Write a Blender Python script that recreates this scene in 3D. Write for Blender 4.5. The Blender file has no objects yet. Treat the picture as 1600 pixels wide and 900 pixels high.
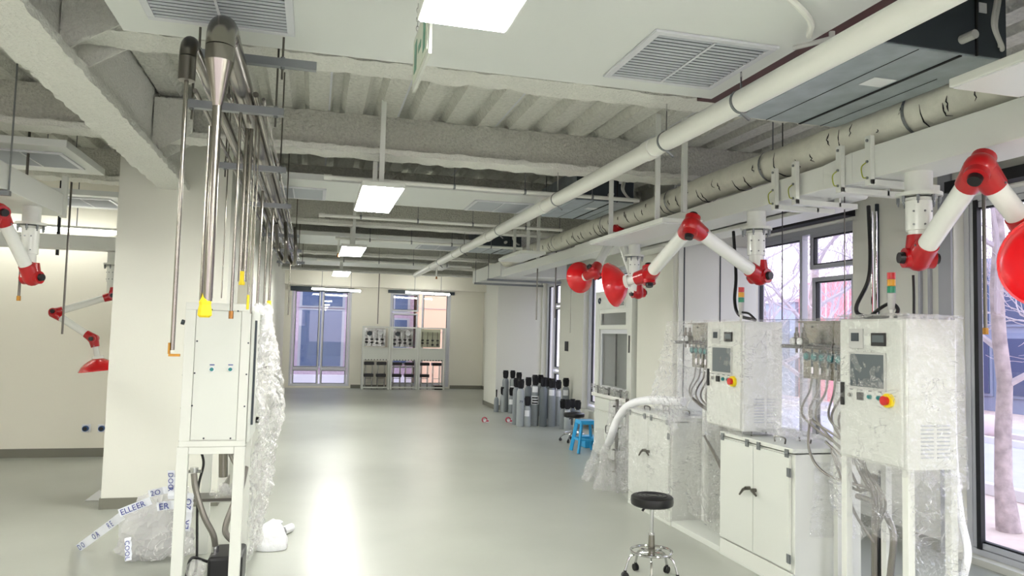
import bpy, bmesh, math, random
from mathutils import Vector, Matrix, noise
random.seed(7)
S = bpy.context.scene
COL = S.collection
# ------------------------------------------------------------------ camera
FPX, PITCH, YAW, ROLL = 1164.6, 0.06182, 0.2578, 0.02531
cy, sy, cp, sp = math.cos(YAW), math.sin(YAW), math.cos(PITCH), math.sin(PITCH)
FW = Vector((sy*cp, cy*cp, sp)); RT0 = Vector((cy, -sy, 0)); UP0 = RT0.cross(FW)
RT = RT0*math.cos(ROLL)+UP0*math.sin(ROLL); UPV = -RT0*math.sin(ROLL)+UP0*math.cos(ROLL)
CP = Vector((0, 0, 1.7))
cam = bpy.data.objects.new('camera', bpy.data.cameras.new('camera'))
COL.objects.link(cam); S.camera = cam
cam.data.sensor_width = 36; cam.data.lens = FPX/1600*36; cam.data.clip_end = 300; cam.data.clip_start = .05
cam.matrix_world = Matrix(((RT.x, UPV.x, -FW.x, 0), (RT.y, UPV.y, -FW.y, 0), (RT.z, UPV.z, -FW.z, 1.7), (0, 0, 0, 1)))
# ------------------------------------------------------------------ world, exposure
W = bpy.data.worlds.new('world'); S.world = W; W.use_nodes = True
WN = W.node_tree; bgn = WN.nodes['Background']
tc = WN.nodes.new('ShaderNodeTexCoord'); sx = WN.nodes.new('ShaderNodeSeparateXYZ'); cr = WN.nodes.new('ShaderNodeValToRGB')
WN.links.new(tc.outputs['Generated'], sx.inputs[0]); WN.links.new(sx.outputs['Z'], cr.inputs[0])
cr.color_ramp.elements[0].position = 0.0; cr.color_ramp.elements[0].color = (.95, .84, .92, 1)
cr.color_ramp.elements[1].position = .6; cr.color_ramp.elements[1].color = (.74, .82, 1, 1)
WN.links.new(cr.outputs[0], bgn.inputs[0]); bgn.inputs[1].default_value = 2.4
S.view_settings.view_transform = 'Standard'; S.view_settings.look = 'None'
S.view_settings.exposure = 0.52; S.view_settings.gamma = 1.0; S.view_settings.use_curve_mapping = False
PANEL_E = 58.0

def ray(px, py): return FW+RT*((px-800)/FPX)-UPV*((py-450)/FPX)
def at(px, py, x=None, y=None, z=None):          # point of the room seen at a spot of the photograph, on a plane of known place
    d = ray(px, py)
    if x is not None: t = (x-CP.x)/d.x
    elif y is not None: t = (y-CP.y)/d.y
    else: t = (z-CP.z)/d.z
    return CP+d*t

# ------------------------------------------------------------------ materials
def lin(c):
    if isinstance(c, str): c = [int(c[i:i+2], 16)/255 for i in (0, 2, 4)]
    return tuple((v/12.92 if v <= .04045 else ((v+.055)/1.055)**2.4) for v in c)+(1,)
MATS = {}
def mat(name, col, rough=.5, metal=0, bump=0, scale=20, var=0, detail=6, emit=0, coat=0, dist=.01, vscale=None):
    m = bpy.data.materials.new(name); m.use_nodes = True; n = m.node_tree; p = n.nodes['Principled BSDF']
    c = lin(col); p.inputs['Base Color'].default_value = c; p.inputs['Roughness'].default_value = rough
    p.inputs['Metallic'].default_value = metal
    if coat: p.inputs['Coat Weight'].default_value = coat; p.inputs['Coat Roughness'].default_value = .05
    if emit:
        p.inputs['Emission Color'].default_value = c; p.inputs['Emission Strength'].default_value = emit
    if bump or var:
        t = n.nodes.new('ShaderNodeTexCoord')
        nz = n.nodes.new('ShaderNodeTexNoise'); nz.inputs['Scale'].default_value = scale; nz.inputs['Detail'].default_value = detail
        n.links.new(t.outputs['Object'], nz.inputs['Vector'])
        if bump:
            b = n.nodes.new('ShaderNodeBump'); b.inputs['Strength'].default_value = bump; b.inputs['Distance'].default_value = dist
            n.links.new(nz.outputs['Fac'], b.inputs['Height']); n.links.new(b.outputs['Normal'], p.inputs['Normal'])
        if var:
            nv = nz
            if vscale:
                nv = n.nodes.new('ShaderNodeTexNoise'); nv.inputs['Scale'].default_value = vscale; nv.inputs['Detail'].default_value = 4
                n.links.new(t.outputs['Object'], nv.inputs['Vector'])
            r = n.nodes.new('ShaderNodeValToRGB'); e = r.color_ramp.elements
            e[0].position = .3; e[1].position = .7
            e[0].color = tuple(v*(1-var) for v in c[:3])+(1,); e[1].color = tuple(min(1, v*(1+var)) for v in c[:3])+(1,)
            n.links.new(nv.outputs['Fac'], r.inputs[0]); n.links.new(r.outputs[0], p.inputs['Base Color'])
    MATS[name] = m; return m
def glassmat_glints(n, scale, haze, glint, stretch):
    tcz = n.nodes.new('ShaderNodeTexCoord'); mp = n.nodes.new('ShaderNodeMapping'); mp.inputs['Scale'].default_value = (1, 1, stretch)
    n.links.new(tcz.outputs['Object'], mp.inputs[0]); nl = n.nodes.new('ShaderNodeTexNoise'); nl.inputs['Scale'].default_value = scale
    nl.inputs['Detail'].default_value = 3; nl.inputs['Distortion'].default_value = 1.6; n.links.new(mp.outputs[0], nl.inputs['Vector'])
    rp = n.nodes.new('ShaderNodeValToRGB'); el = rp.color_ramp.elements                 # white lines painted in place of glints on crumpled film
    el[0].position = .478; el[0].color = (0, 0, 0, 1); el[1].position = .5; el[1].color = (glint,)*3+(1,)
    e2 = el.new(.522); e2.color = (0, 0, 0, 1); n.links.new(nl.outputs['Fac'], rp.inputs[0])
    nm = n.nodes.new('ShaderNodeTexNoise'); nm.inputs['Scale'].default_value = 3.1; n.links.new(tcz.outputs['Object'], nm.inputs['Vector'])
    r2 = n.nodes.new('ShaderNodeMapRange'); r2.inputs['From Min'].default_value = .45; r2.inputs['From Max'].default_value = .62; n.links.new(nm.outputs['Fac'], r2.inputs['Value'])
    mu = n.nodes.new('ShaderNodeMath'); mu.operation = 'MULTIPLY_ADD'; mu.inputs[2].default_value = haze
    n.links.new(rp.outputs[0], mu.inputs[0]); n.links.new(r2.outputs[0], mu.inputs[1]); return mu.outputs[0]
def glassmat(name, tint=(1, 1, 1), ior=1.45, rough=.0, haze=0.0, bump=0, scale=8, lo=0, dist=.02, gloss=1.0, glint=.5, stretch=1.0):
    m = bpy.data.materials.new(name); m.use_nodes = True; n = m.node_tree; n.nodes.remove(n.nodes['Principled BSDF'])
    out = n.nodes['Material Output']; tr = n.nodes.new('ShaderNodeBsdfTransparent'); tr.inputs[0].default_value = (*tint, 1)
    gl = n.nodes.new('ShaderNodeBsdfGlossy'); gl.inputs['Roughness'].default_value = rough; gl.inputs[0].default_value = (gloss, gloss, gloss, 1)
    fr = n.nodes.new('ShaderNodeFresnel'); fr.inputs[0].default_value = ior
    ge = n.nodes.new('ShaderNodeNewGeometry'); mr = n.nodes.new('ShaderNodeMapRange')     # same reflectance on both sides of a thin sheet
    mr.inputs['To Min'].default_value = ior; mr.inputs['To Max'].default_value = 1/ior
    n.links.new(ge.outputs['Backfacing'], mr.inputs['Value']); n.links.new(mr.outputs[0], fr.inputs[0])
    mx = n.nodes.new('ShaderNodeMixShader'); fac = fr.outputs[0]
    if lo:
        ad = n.nodes.new('ShaderNodeMath'); ad.operation = 'ADD'; ad.use_clamp = True; ad.inputs[1].default_value = lo
        n.links.new(fac, ad.inputs[0]); fac = ad.outputs[0]
    n.links.new(fac, mx.inputs[0]); n.links.new(tr.outputs[0], mx.inputs[1]); n.links.new(gl.outputs[0], mx.inputs[2])
    last = mx.outputs[0]
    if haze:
        cf = glassmat_glints(n, scale*.4, haze, glint, stretch)
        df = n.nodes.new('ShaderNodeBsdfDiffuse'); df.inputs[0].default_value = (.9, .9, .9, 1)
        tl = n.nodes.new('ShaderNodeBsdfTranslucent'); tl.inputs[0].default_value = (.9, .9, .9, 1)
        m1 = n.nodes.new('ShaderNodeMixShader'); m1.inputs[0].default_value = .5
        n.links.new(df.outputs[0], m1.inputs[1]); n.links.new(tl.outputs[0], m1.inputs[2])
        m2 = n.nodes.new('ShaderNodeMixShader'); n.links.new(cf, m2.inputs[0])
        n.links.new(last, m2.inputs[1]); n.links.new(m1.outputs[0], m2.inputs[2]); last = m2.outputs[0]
    if bump:
        t = n.nodes.new('ShaderNodeTexCoord')
        nz = n.nodes.new('ShaderNodeTexNoise'); nz.inputs['Scale'].default_value = scale; nz.inputs['Detail'].default_value = 5; nz.inputs['Distortion'].default_value = 2.5
        n.links.new(t.outputs['Object'], nz.inputs['Vector'])
        b = n.nodes.new('ShaderNodeBump'); b.inputs['Strength'].default_value = bump; b.inputs['Distance'].default_value = dist
        n.links.new(nz.outputs['Fac'], b.inputs['Height'])
        n.links.new(b.outputs[0], gl.inputs['Normal'])
    n.links.new(last, out.inputs[0]); MATS[name] = m; return m

mat('wall', 'e0e0d6', .7, bump=.05, scale=60); mat('wall_cream', 'ebe8da', .7, bump=.05, scale=60)
mat('floor', 'a3a69d', .32, bump=.10, scale=2.2, var=.10, vscale=.7, dist=.02, detail=4)
mat('baseboard', '77766a', .5); mat('spray', 'c6c6bd', .95, bump=1.0, scale=42, var=.10, dist=.03, detail=8)
mat('deck', 'd2d2ca', .95, bump=.9, scale=30, var=.10, dist=.03, detail=8)
mat('girder', 'deded7', .9, bump=.9, scale=55, var=.05, dist=.018, detail=8)
mat('raft', 'd8dbd8', .55); mat('white', 'd5d8d1', .4); mat('whitegloss', 'e6e8e2', .22); mat('pipewhite', 'e4e5de', .35)
mat('vent', 'aeb3ba', .5, .1); mat('ventback', '30343b', .8); mat('frame_white', 'd8dad3', .35)
mat('steel', '8e8a82', .22, 1, bump=.02, scale=5, var=.06); mat('steel_dark', '6f6c66', .28, 1); mat('galv', 'a9b3ba', .42, .5, bump=.05, scale=6, var=.15)
mat('galvdark', '3d454b', .5, .4); mat('strut', '84888a', .4, .8); mat('chrome', 'c8c8c8', .12, 1)
mat('black', '0e0e10', .35); mat('blackmat', '17171a', .75); mat('rubber', '1a1a1c', .5)
mat('red', 'b30713', .28, coat=.3); mat('redhood', 'd8101a', .25, coat=.5); mat('darkred', '3d0a12', .5)
mat('yellow', 'e9cf14', .5); mat('orange', 'b07a1c', .5); mat('ductwrap', 'd9d8cc', .75, bump=.35, scale=9, var=.07, dist=.03)
mat('alu', 'a9abb3', .4, .3); mat('alu_light', 'cfd1d6', .45, .1); mat('gasket', '14181b', .5)
mat('cylgrey', '858b8f', .4); mat('cyldark', '686f74', .4); mat('cyllight', 'a4aaab', .4); mat('label', 'e6e8ea', .6)
mat('bluep', '2fa3dc', .4); mat('screen', '5a6266', .15); mat('teal', '17797a', .35); mat('tealdk', '2b4a50', .35)
mat('sockblue', '1c4f86', .4); mat('cord', '0b0b0c', .4); mat('braid', '8f8b85', .38, .8, bump=.6, scale=160, dist=.004)
mat('lampred', 'c02020', .3); mat('lampyel', 'd99a12', .3); mat('lampgrn', '0b8560', .3); mat('greyplastic', 'b9bab6', .5)
mat('ink', '2b3a8f', .6); mat('inkdk', '25304a', .6); mat('tape', 'e8ebf2', .35); mat('pinktape', 'b8324c', .5)
mat('bag', 'eeeff2', .4, bump=.6, scale=18, dist=.02)
mat('lamp_on', 'fffef8', .5, emit=PANEL_E); mat('lamp_far', 'fffef8', .5, emit=34); mat('lamp_tube', 'fffef8', .5, emit=14); mat('lamp_off', 'd9dada', .4)
mat('exitgreen', 'd5dccb', .4); mat('copper', '9a6a3c', .35, .8); mat('wiregreen', '9aa23a', .5)
mat('dirt', 'd8c4bb', .9, var=.12, scale=4, bump=.4, dist=.05); mat('road', 'b9b6c4', .85, var=.05, scale=3); mat('kerb', 'ddd8dc', .8)
mat('bark', 'b8a9aa', .95, var=.3, scale=9, bump=.8, dist=.03); mat('twig', 'cbbfc8', .9); mat('twig_far', 'd7cbd4', .9)
mat('facade_pale', 'a9b4c8', .7); mat('facade_blue', '8791ab', .7, var=.1, scale=.5); mat('facade_pane', '47597a', .25); mat('brickpink', 'b59fb0', .85, var=.12, scale=14, bump=.3)
mat('peach', 'f3cba8', .8); mat('redpanel', 'e68f98', .7); mat('boulder', 'd8c3c6', .9, bump=.4, scale=8)
mat('hedge', '7d7f80', .95, var=.3, scale=12); mat('worktop', 'e6e6e0', .3); mat('mirror_panel', 'a8aaa6', .2, .9, bump=.4, scale=6, dist=.05)
mat('panel_warm', 'b9bba4', .35, .3); mat('duct_white', 'd9dbd6', .5); mat('louver', 'c2c6cc', .5)
glassmat('glass', (.97, .98, 1), 1.45); glassmat('glass_dark', (.62, .68, .82), 1.5)
glassmat('film', (.99, .99, .99), 1.45, rough=.06, haze=.08, bump=1.0, scale=11, lo=.13, dist=.05, glint=.4, stretch=2.6)
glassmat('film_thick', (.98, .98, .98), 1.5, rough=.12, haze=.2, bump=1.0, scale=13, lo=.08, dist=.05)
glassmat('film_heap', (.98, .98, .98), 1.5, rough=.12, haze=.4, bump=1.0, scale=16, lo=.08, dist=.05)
M = MATS

# ------------------------------------------------------------------ mesh helpers
ORG = {}
def setprops(o, label=None, cat=None, group=None, kind=None):
    if label: o['label'] = label
    if cat: o['category'] = cat
    if group: o['group'] = group
    if kind: o['kind'] = kind
    return o
def thing(name, label, cat, loc, group=None):
    o = bpy.data.objects.new(name, None); COL.objects.link(o); o.location = loc; o.empty_display_size = .1
    ORG[o.name] = Vector(loc); return setprops(o, label, cat, group)
def frame_of(d):
    d = Vector(d).normalized(); a = Vector((0, 0, 1)) if abs(d.z) < .9 else Vector((1, 0, 0))
    u = d.cross(a).normalized(); return u, d.cross(u), d
class MB:
    def __init__(s): s.v = []; s.f = []
    def add(s, vs, fs):
        k = len(s.v); s.v += [Vector(v) for v in vs]; s.f += [tuple(i+k for i in f) for f in fs]; return s
    def box(s, x0, x1, y0, y1, z0, z1):
        return s.add([(x0, y0, z0), (x1, y0, z0), (x1, y1, z0), (x0, y1, z0), (x0, y0, z1), (x1, y0, z1), (x1, y1, z1), (x0, y1, z1)],
                     [(0, 3, 2, 1), (4, 5, 6, 7), (0, 1, 5, 4), (1, 2, 6, 5), (2, 3, 7, 6), (3, 0, 4, 7)])
    def bar(s, a, b, w, h, up=(0, 0, 1)):
        a, b = Vector(a), Vector(b); d = (b-a).normalized(); u = Vector(up)
        if abs(d.dot(u)) > .95: u = Vector((0, 1, 0))
        r = d.cross(u).normalized()*w/2; t = r.cross(d).normalized()*h/2
        vs = [a-r-t, a+r-t, a+r+t, a-r+t, b-r-t, b+r-t, b+r+t, b-r+t]
        return s.add(vs, [(3, 2, 1, 0), (4, 5, 6, 7), (0, 1, 5, 4), (1, 2, 6, 5), (2, 3, 7, 6), (3, 0, 4, 7)])
    def ring(s, c, u, w, r, n): return [Vector(c)+(u*math.cos(2*math.pi*i/n)+w*math.sin(2*math.pi*i/n))*r for i in range(n)]
    def loft(s, rings, caps=True, closed=False):
        n = len(rings[0]); k = len(s.v)
        for r in rings: s.v += r
        m = len(rings)
        for j in range(m if closed else m-1):
            for i in range(n):
                a = k+j*n+i; b = k+j*n+(i+1) % n; jj = (j+1) % m
                s.f.append((a, b, k+jj*n+(i+1) % n, k+jj*n+i))
        if caps and not closed:
            s.f.append(tuple(k+i for i in reversed(range(n)))); s.f.append(tuple(k+(m-1)*n+i for i in range(n)))
        return s
    def cyl(s, a, b, r, r2=None, n=14, caps=True):
        a, b = Vector(a), Vector(b); u, w, d = frame_of(b-a); r2 = r if r2 is None else r2
        return s.loft([s.ring(a, u, w, r, n), s.ring(b, u, w, r2, n)], caps)
    def tube(s, pts, r, n=8, rs=None, caps=True, closed=False):
        pts = [Vector(p) for p in pts]; rings = []; u = None
        for i, p in enumerate(pts):
            if closed: d = (pts[(i+1) % len(pts)]-pts[i-1]).normalized()
            else: d = (pts[min(i+1, len(pts)-1)]-pts[max(i-1, 0)]).normalized()
            if u is None: u, w, _ = frame_of(d)
            else:
                u = (u-d*u.dot(d))
                u = u.normalized() if u.length > 1e-5 else frame_of(d)[0]
                w = d.cross(u)
            rings.append(s.ring(p, u, w, rs[i] if rs else r, n))
        return s.loft(rings, caps, closed)
    def lathe(s, prof, c=(0, 0, 0), d=(0, 0, 1), n=24):
        u, w, d = frame_of(d); c = Vector(c)
        return s.loft([s.ring(c+d*z, u, w, max(r, .0004), n) for r, z in prof], False)
    def sph(s, c, r, n=12, sc=(1, 1, 1)):
        rings = []
        for j in range(n//2+1):
            t = math.pi*j/(n//2); rr = max(math.sin(t), .002)*r
            rings.append([Vector(c)+Vector((math.cos(2*math.pi*i/n)*rr*sc[0], math.sin(2*math.pi*i/n)*rr*sc[1], -math.cos(t)*r*sc[2])) for i in range(n)])
        return s.loft(rings, False)
    def build(s, name, m, parent=None, smooth=False, bevel=0, label=None, cat=None, group=None, kind=None, seg=2):
        if parent is not None: off = ORG[parent.name]
        else:
            xs = [v.x for v in s.v]; ys = [v.y for v in s.v]; zs = [v.z for v in s.v]
            off = Vector(((min(xs)+max(xs))/2, (min(ys)+max(ys))/2, min(zs)))
        me = bpy.data.meshes.new(name); me.from_pydata([v-off for v in s.v], [], s.f); me.update()
        me.materials.append(M[m] if isinstance(m, str) else m)
        bm = bmesh.new(); bm.from_mesh(me); bmesh.ops.recalc_face_normals(bm, faces=bm.faces); bm.to_mesh(me); bm.free()
        if smooth:
            me.polygons.foreach_set('use_smooth', [True]*len(me.polygons)); me.set_sharp_from_angle(angle=math.radians(38))
        o = bpy.data.objects.new(name, me); COL.objects.link(o)
        if parent is not None: o.parent = parent; ORG[o.name] = off
        else: o.location = off; ORG[o.name] = off
        if bevel:
            b = o.modifiers.new('bevel', 'BEVEL'); b.width = bevel; b.segments = seg; b.limit_method = 'ANGLE'
        return setprops(o, label, cat, group, kind)
def curve_pts(P, k=8):                           # Catmull-Rom through points
    P = [Vector(p) for p in P]; Q = [P[0]*2-P[1]]+P+[P[-1]*2-P[-2]]; out = []
    for i in range(1, len(Q)-2):
        for j in range(k):
            t = j/k; a, b, c, d = Q[i-1], Q[i], Q[i+1], Q[i+2]
            out.append(.5*((2*b)+(c-a)*t+(2*a-5*b+4*c-d)*t*t+(3*b-a-3*c+d)*t**3))
    return out+[P[-1]]
def struct(name, mb, m, bevel=0, smooth=False): return mb.build(name, m, None, smooth, bevel, kind='structure')
def copy_tree(o, loc=None, label=None, group=None, parent=None):
    c = o.copy(); COL.objects.link(c)
    if parent is not None: c.parent = parent
    for ch in list(o.children): copy_tree(ch, parent=c)
    if loc is not None: c.location = loc
    if label: c['label'] = label
    if group: c['group'] = group
    return c
def text(s, size, pos, right, up, m, parent, name='lettering', ext=.0006):
    cu = bpy.data.curves.new(name, 'FONT'); cu.body = s; cu.size = size; cu.extrude = ext; cu.resolution_u = 2
    tmp = bpy.data.objects.new(name, cu); COL.objects.link(tmp)
    bpy.context.view_layer.update()
    me = bpy.data.meshes.new_from_object(tmp.evaluated_get(bpy.context.evaluated_depsgraph_get())); bpy.data.objects.remove(tmp)
    r = Vector(right).normalized(); u = Vector(up).normalized(); w = r.cross(u); off = Vector(pos)-ORG[parent.name]
    me.transform(Matrix(((r.x, u.x, w.x, off.x), (r.y, u.y, w.y, off.y), (r.z, u.z, w.z, off.z), (0, 0, 0, 1))))
    me.materials.clear(); me.materials.append(M[m]); me.name = name
    o = bpy.data.objects.new(name, me); COL.objects.link(o); o.parent = parent; return o
def rough_box(mb, x0, x1, y0, y1, z0, z1, step, amp, axis):   # a sprayed member: box cut along its length, each ring jogged
    L0, L1 = (x0, x1) if axis == 0 else (y0, y1); n = max(2, int((L1-L0)/step)); rings = []
    A, B = (y0, y1) if axis == 0 else (x0, x1); k = 4
    for i in range(n+1):
        t = L0+(L1-L0)*i/n; pr = []
        loop = [(A+(B-A)*j/k, z0) for j in range(k)]+[(B, z0+(z1-z0)*j/2) for j in range(2)]+[(B-(B-A)*j/k, z1) for j in range(k)]+[(A, z1-(z1-z0)*j/2) for j in range(2)]
        for a, z in loop:
            p = Vector((t, a, z)) if axis == 0 else Vector((a, t, z))
            nv = noise.noise_vector(p*9)*amp*2+noise.noise_vector(p*31)*amp
            if axis == 0: nv.x = 0
            else: nv.y = 0
            pr.append(p+nv)
        rings.append(pr)
    return mb.loft(rings)
# ================================================================== STRUCTURE
XR, YB, ZD = 5.05, 22.5, 3.55
struct('floor', MB().box(-6.2, 5.3, -5, 22.7, -.12, 0), 'floor')
mb = MB()                                        # corrugated steel deck, ribs along the room
xs = -6.2; rings = []
prof = []
while xs < 5.4:
    prof += [(xs, ZD), (xs+.15, ZD), (xs+.19, ZD+.07), (xs+.25, ZD+.07)]; xs += .29
for k, (a, b) in enumerate(zip(prof[:-1], prof[1:])):
    mb.add([(a[0], -5, a[1]), (b[0], -5, b[1]), (b[0], 22.7, b[1]), (a[0], 22.7, a[1])], [(0, 1, 2, 3)])
mb.box(-6.2, 5.5, -5, 22.7, ZD+.1, ZD+.25)
struct('ceiling', mb, 'deck')
BY = [-.1, 2.1, 4.27, 6.48, 8.7, 10.9, 13.1, 15.3, 17.5, 19.7]
for i, y in enumerate(BY):
    st, am = (.035, .008) if 3 < y < 9 else (.12, .006)
    f = rough_box(MB(), -6.1, 5.04, y-.05, y+.05, 3.24, ZD+.0, st*1.5, am, 0); bo = struct('ceiling_beam', f, 'spray', smooth=True)
    rough_box(MB(), -6.1, 5.04, y-.13, y+.13, 3.2, 3.25, st, am, 0).build('flange', 'girder', bo, smooth=True)
g = MB(); rough_box(g, -1.49, -1.21, -1, 7.72, 3.0, 3.05, .035, .007, 1); rough_box(g, -1.40, -1.30, -1, 7.72, 3.04, ZD+.03, .06, .007, 1)
for y in (4.27, 6.48):
    for dy in (-.15, .15): g.add([(-1.29, y+dy-.006, 3.05), (-1.0, y+dy-.006, 3.24), (-1.0, y+dy-.006, 3.5), (-1.29, y+dy-.006, 3.5), (-1.29, y+dy+.006, 3.05), (-1.0, y+dy+.006, 3.24), (-1.0, y+dy+.006, 3.5), (-1.29, y+dy+.006, 3.5)],
                       [(0, 1, 2, 3), (7, 6, 5, 4), (0, 4, 5, 1), (1, 5, 6, 2), (2, 6, 7, 3), (3, 7, 4, 0)])
struct('ceiling_girder', g, 'girder', smooth=True)
struct('ceiling_girder', rough_box(MB(), -.9, 5.04, 22.0, 22.3, 2.96, 3.56, .3, .004, 0), 'wall_cream')
for (y0, y1) in ((4.33, 6.42), (6.54, 8.64)):                # pairs of grey conduits in the deck ribs
    for k, x in enumerate((-.02, .56, 1.43, 2.88)):
        for dx in (.022, .066):
            MB().box(x+dx-.013, x+dx+.013, y0, y1, ZD+.005, ZD+.03).build('trim_%d' % (20+k), 'alu_light', kind='structure')
# right wall with openings (y0,y1,z0,z1)
WINS = [(1.9, 4.96, .05, 2.92), (6.15, 8.02, .55, 2.92), (11.1, 13.65, .3, 2.92), (15.1, 16.35, .05, 2.92)]
mb = MB(); y = -5
for (a, b, z0, z1) in WINS:
    mb.box(XR, XR+.25, y, a, 0, ZD+.1); mb.box(XR, XR+.25, a, b, 0, z0); mb.box(XR, XR+.25, a, b, z1, ZD+.1); y = b
mb.box(XR, XR+.25, y, 22.7, 0, ZD+.1); struct('wall_right', mb, 'wall')
BW = [(-.66, 1.05, .05, 2.93), (2.18, 4.02, .05, 2.92)]
mb = MB(); x = -6.2
for (a, b, z0, z1) in BW:
    mb.box(x, a, YB, YB+.25, 0, ZD+.1); mb.box(a, b, YB, YB+.25, 0, z0); mb.box(a, b, YB, YB+.25, z1, ZD+.1); x = b
mb.box(x, XR+.25, YB, YB+.25, 0, ZD+.1); struct('wall_back', mb, 'wall_cream')
struct('wall_partition', MB().box(-6.2, -.85, 10.7, 10.9, 0, ZD+.05), 'wall_cream')
struct('wall_left', MB().box(-1.0, -.85, 10.9, YB, 0, ZD+.05), 'wall')
struct('wall_far_left', MB().box(-6.4, -6.2, -5, 10.7, 0, ZD+.1), 'wall_cream')
mb = MB().box(-6.2, XR+.25, -5.2, -5, 0, .9).box(-6.2, XR+.25, -5.2, -5, 2.9, ZD+.1)  # unseen wall, its openings added to let fill daylight in from behind
for a in (-6.2, -3.4, -.6, 2.2, 5.0): mb.box(a, a+.3, -5.2, -5, .9, 2.9)
struct('wall_front', mb, 'wall')
for i, (x0, x1, y0, y1) in enumerate([(-1.83, -.83, 7.68, 8.7), (4.0, XR, 16.4, 17.6), (3.95, XR, 7.75, 8.72)]):
    struct('pillar', MB().box(x0, x1, y0, y1, 0, ZD+.03), 'wall')
    b = .012
    if i == 0: struct('baseboard_pillar', MB().box(x0-b, x1+b, y0-b, y1+b, 0, .1), 'baseboard')
    elif i == 1: struct('baseboard_pillar', MB().box(x0-b, x1-.01, y0-b, y1+b, 0, .1), 'baseboard')
struct('baseboard_partition', MB().box(-6.19, -.84, 10.685, 10.7, 0, .11), 'baseboard')
struct('baseboard_back', MB().box(1.1, 2.15, YB-.015, YB, 0, .1).box(4.05, XR, YB-.015, YB, 0, .1), 'baseboard')
struct('baseboard_right', MB().box(XR-.015, XR, 4.98, 7.7, 0, .1).box(XR-.015, XR, 8.75, 16.35, 0, .1).box(XR-.015, XR, 17.65, 22.48, 0, .1), 'baseboard')
struct('trim_1', MB().box(XR-.02, XR, 4.97, 5.1, 0, 3.3), 'alu')
# windows ------------------------------------------------------------
def window(n, axis, pos, a0, a1, z0, z1, cells, fm='alu_light', glass='glass', fw=.06, dep=.09):
    """cells: list of (u0,u1,v0,v1) glazed fields in wall units; frame bars around them"""
    f = MB(); gs = MB(); pn = []
    def bx(mb, u0, u1, d0, d1, v0, v1):
        if axis == 'x': mb.box(pos+d0, pos+d1, u0, u1, v0, v1)
        else: mb.box(u0, u1, pos+d0, pos+d1, v0, v1)
    bx(f, a0, a1, 0, dep, z0, z0+fw); bx(f, a0, a1, 0, dep, z1-fw, z1); bx(f, a0, a0+fw, 0, dep, z0+fw, z1-fw); bx(f, a1-fw, a1, 0, dep, z0+fw, z1-fw)
    root = f.build(n, fm, None, bevel=.004, kind='structure')
    for (u0, u1, v0, v1) in cells:
        c = MB(); w = .045
        bx(c, u0-w, u1+w, .005, dep-.01, v0-w, v0); bx(c, u0-w, u1+w, .005, dep-.01, v1, v1+w)
        bx(c, u0-w, u0, .005, dep-.01, v0, v1); bx(c, u1, u1+w, .005, dep-.01, v0, v1)
        c.build('sash_frame', fm, root, bevel=.003)
        e = .014
        bx(gs, u0, u1, .02, .06, v0, v0+e); bx(gs, u0, u1, .02, .06, v1-e, v1); bx(gs, u0, u0+e, .02, .06, v0+e, v1-e); bx(gs, u1-e, u1, .02, .06, v0+e, v1-e)
        p = MB(); bx(p, u0+.002, u1-.002, .035, .045, v0+.002, v1-.002); p.build('pane', glass, root)
    gs.build('gasket', 'gasket', root)
    return root
window('window_1', 'x', XR+.1, 1.9, 4.96, .05, 2.92, [(2.0, 4.86, .15, 2.82)], fw=.05)
MB().box(XR+.09, XR+.13, 4.82, 4.86, .1, 2.88).build('trim_2', 'gasket', kind='structure')
window('window_2', 'x', XR+.1, 6.15, 8.02, .55, 2.92, [(6.28, 6.9, 2.52, 2.82), (6.3, 6.86, .72, 2.34), (7.12, 7.9, .7, 2.82)], 'alu')
window('window_3', 'x', XR+.1, 11.1, 13.65, .3, 2.92, [(11.25, 12.4, .45, 2.8), (12.55, 13.5, .45, 2.8)], 'alu_light')
window('window_4', 'x', XR+.1, 15.1, 16.35, .05, 2.92, [(15.2, 15.75, 2.4, 2.8), (15.2, 15.75, 1.0, 2.28), (15.2, 15.75, .15, .86), (15.9, 16.25, .15, 2.8)], 'alu_light')
window('window_5', 'y', YB+.1, -.66, 1.05, .05, 2.93, [(-.54, .12, .6, 2.8), (.26, .93, .6, 2.8), (-.54, .12, .12, .5), (.26, .93, .12, .5)], 'alu_light')
window('window_6', 'y', YB+.1, 2.18, 4.02, .05, 2.92, [(2.27, 3.0, 2.35, 2.8), (2.3, 2.98, .75, 2.2), (3.2, 3.92, .15, 2.82), (2.3, 3.0, .15, .62)], 'alu_light')
# black roller blinds boxes over windows
for k, (a, b) in enumerate([(6.1, 8.1), (1.9, 4.9)]): MB().box(4.9, 5.04, a, b, 2.93, 3.02).build('trim_%d' % (3+k), 'blackmat', kind='structure')
MB().box(-.7, 1.1, 22.38, 22.5, 2.8, 2.93).build('trim_5', 'galvdark', kind='structure')
MB().box(2.1, 4.1, 22.38, 22.5, 2.84, 2.93).build('trim_6', 'galvdark', kind='structure')
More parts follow.
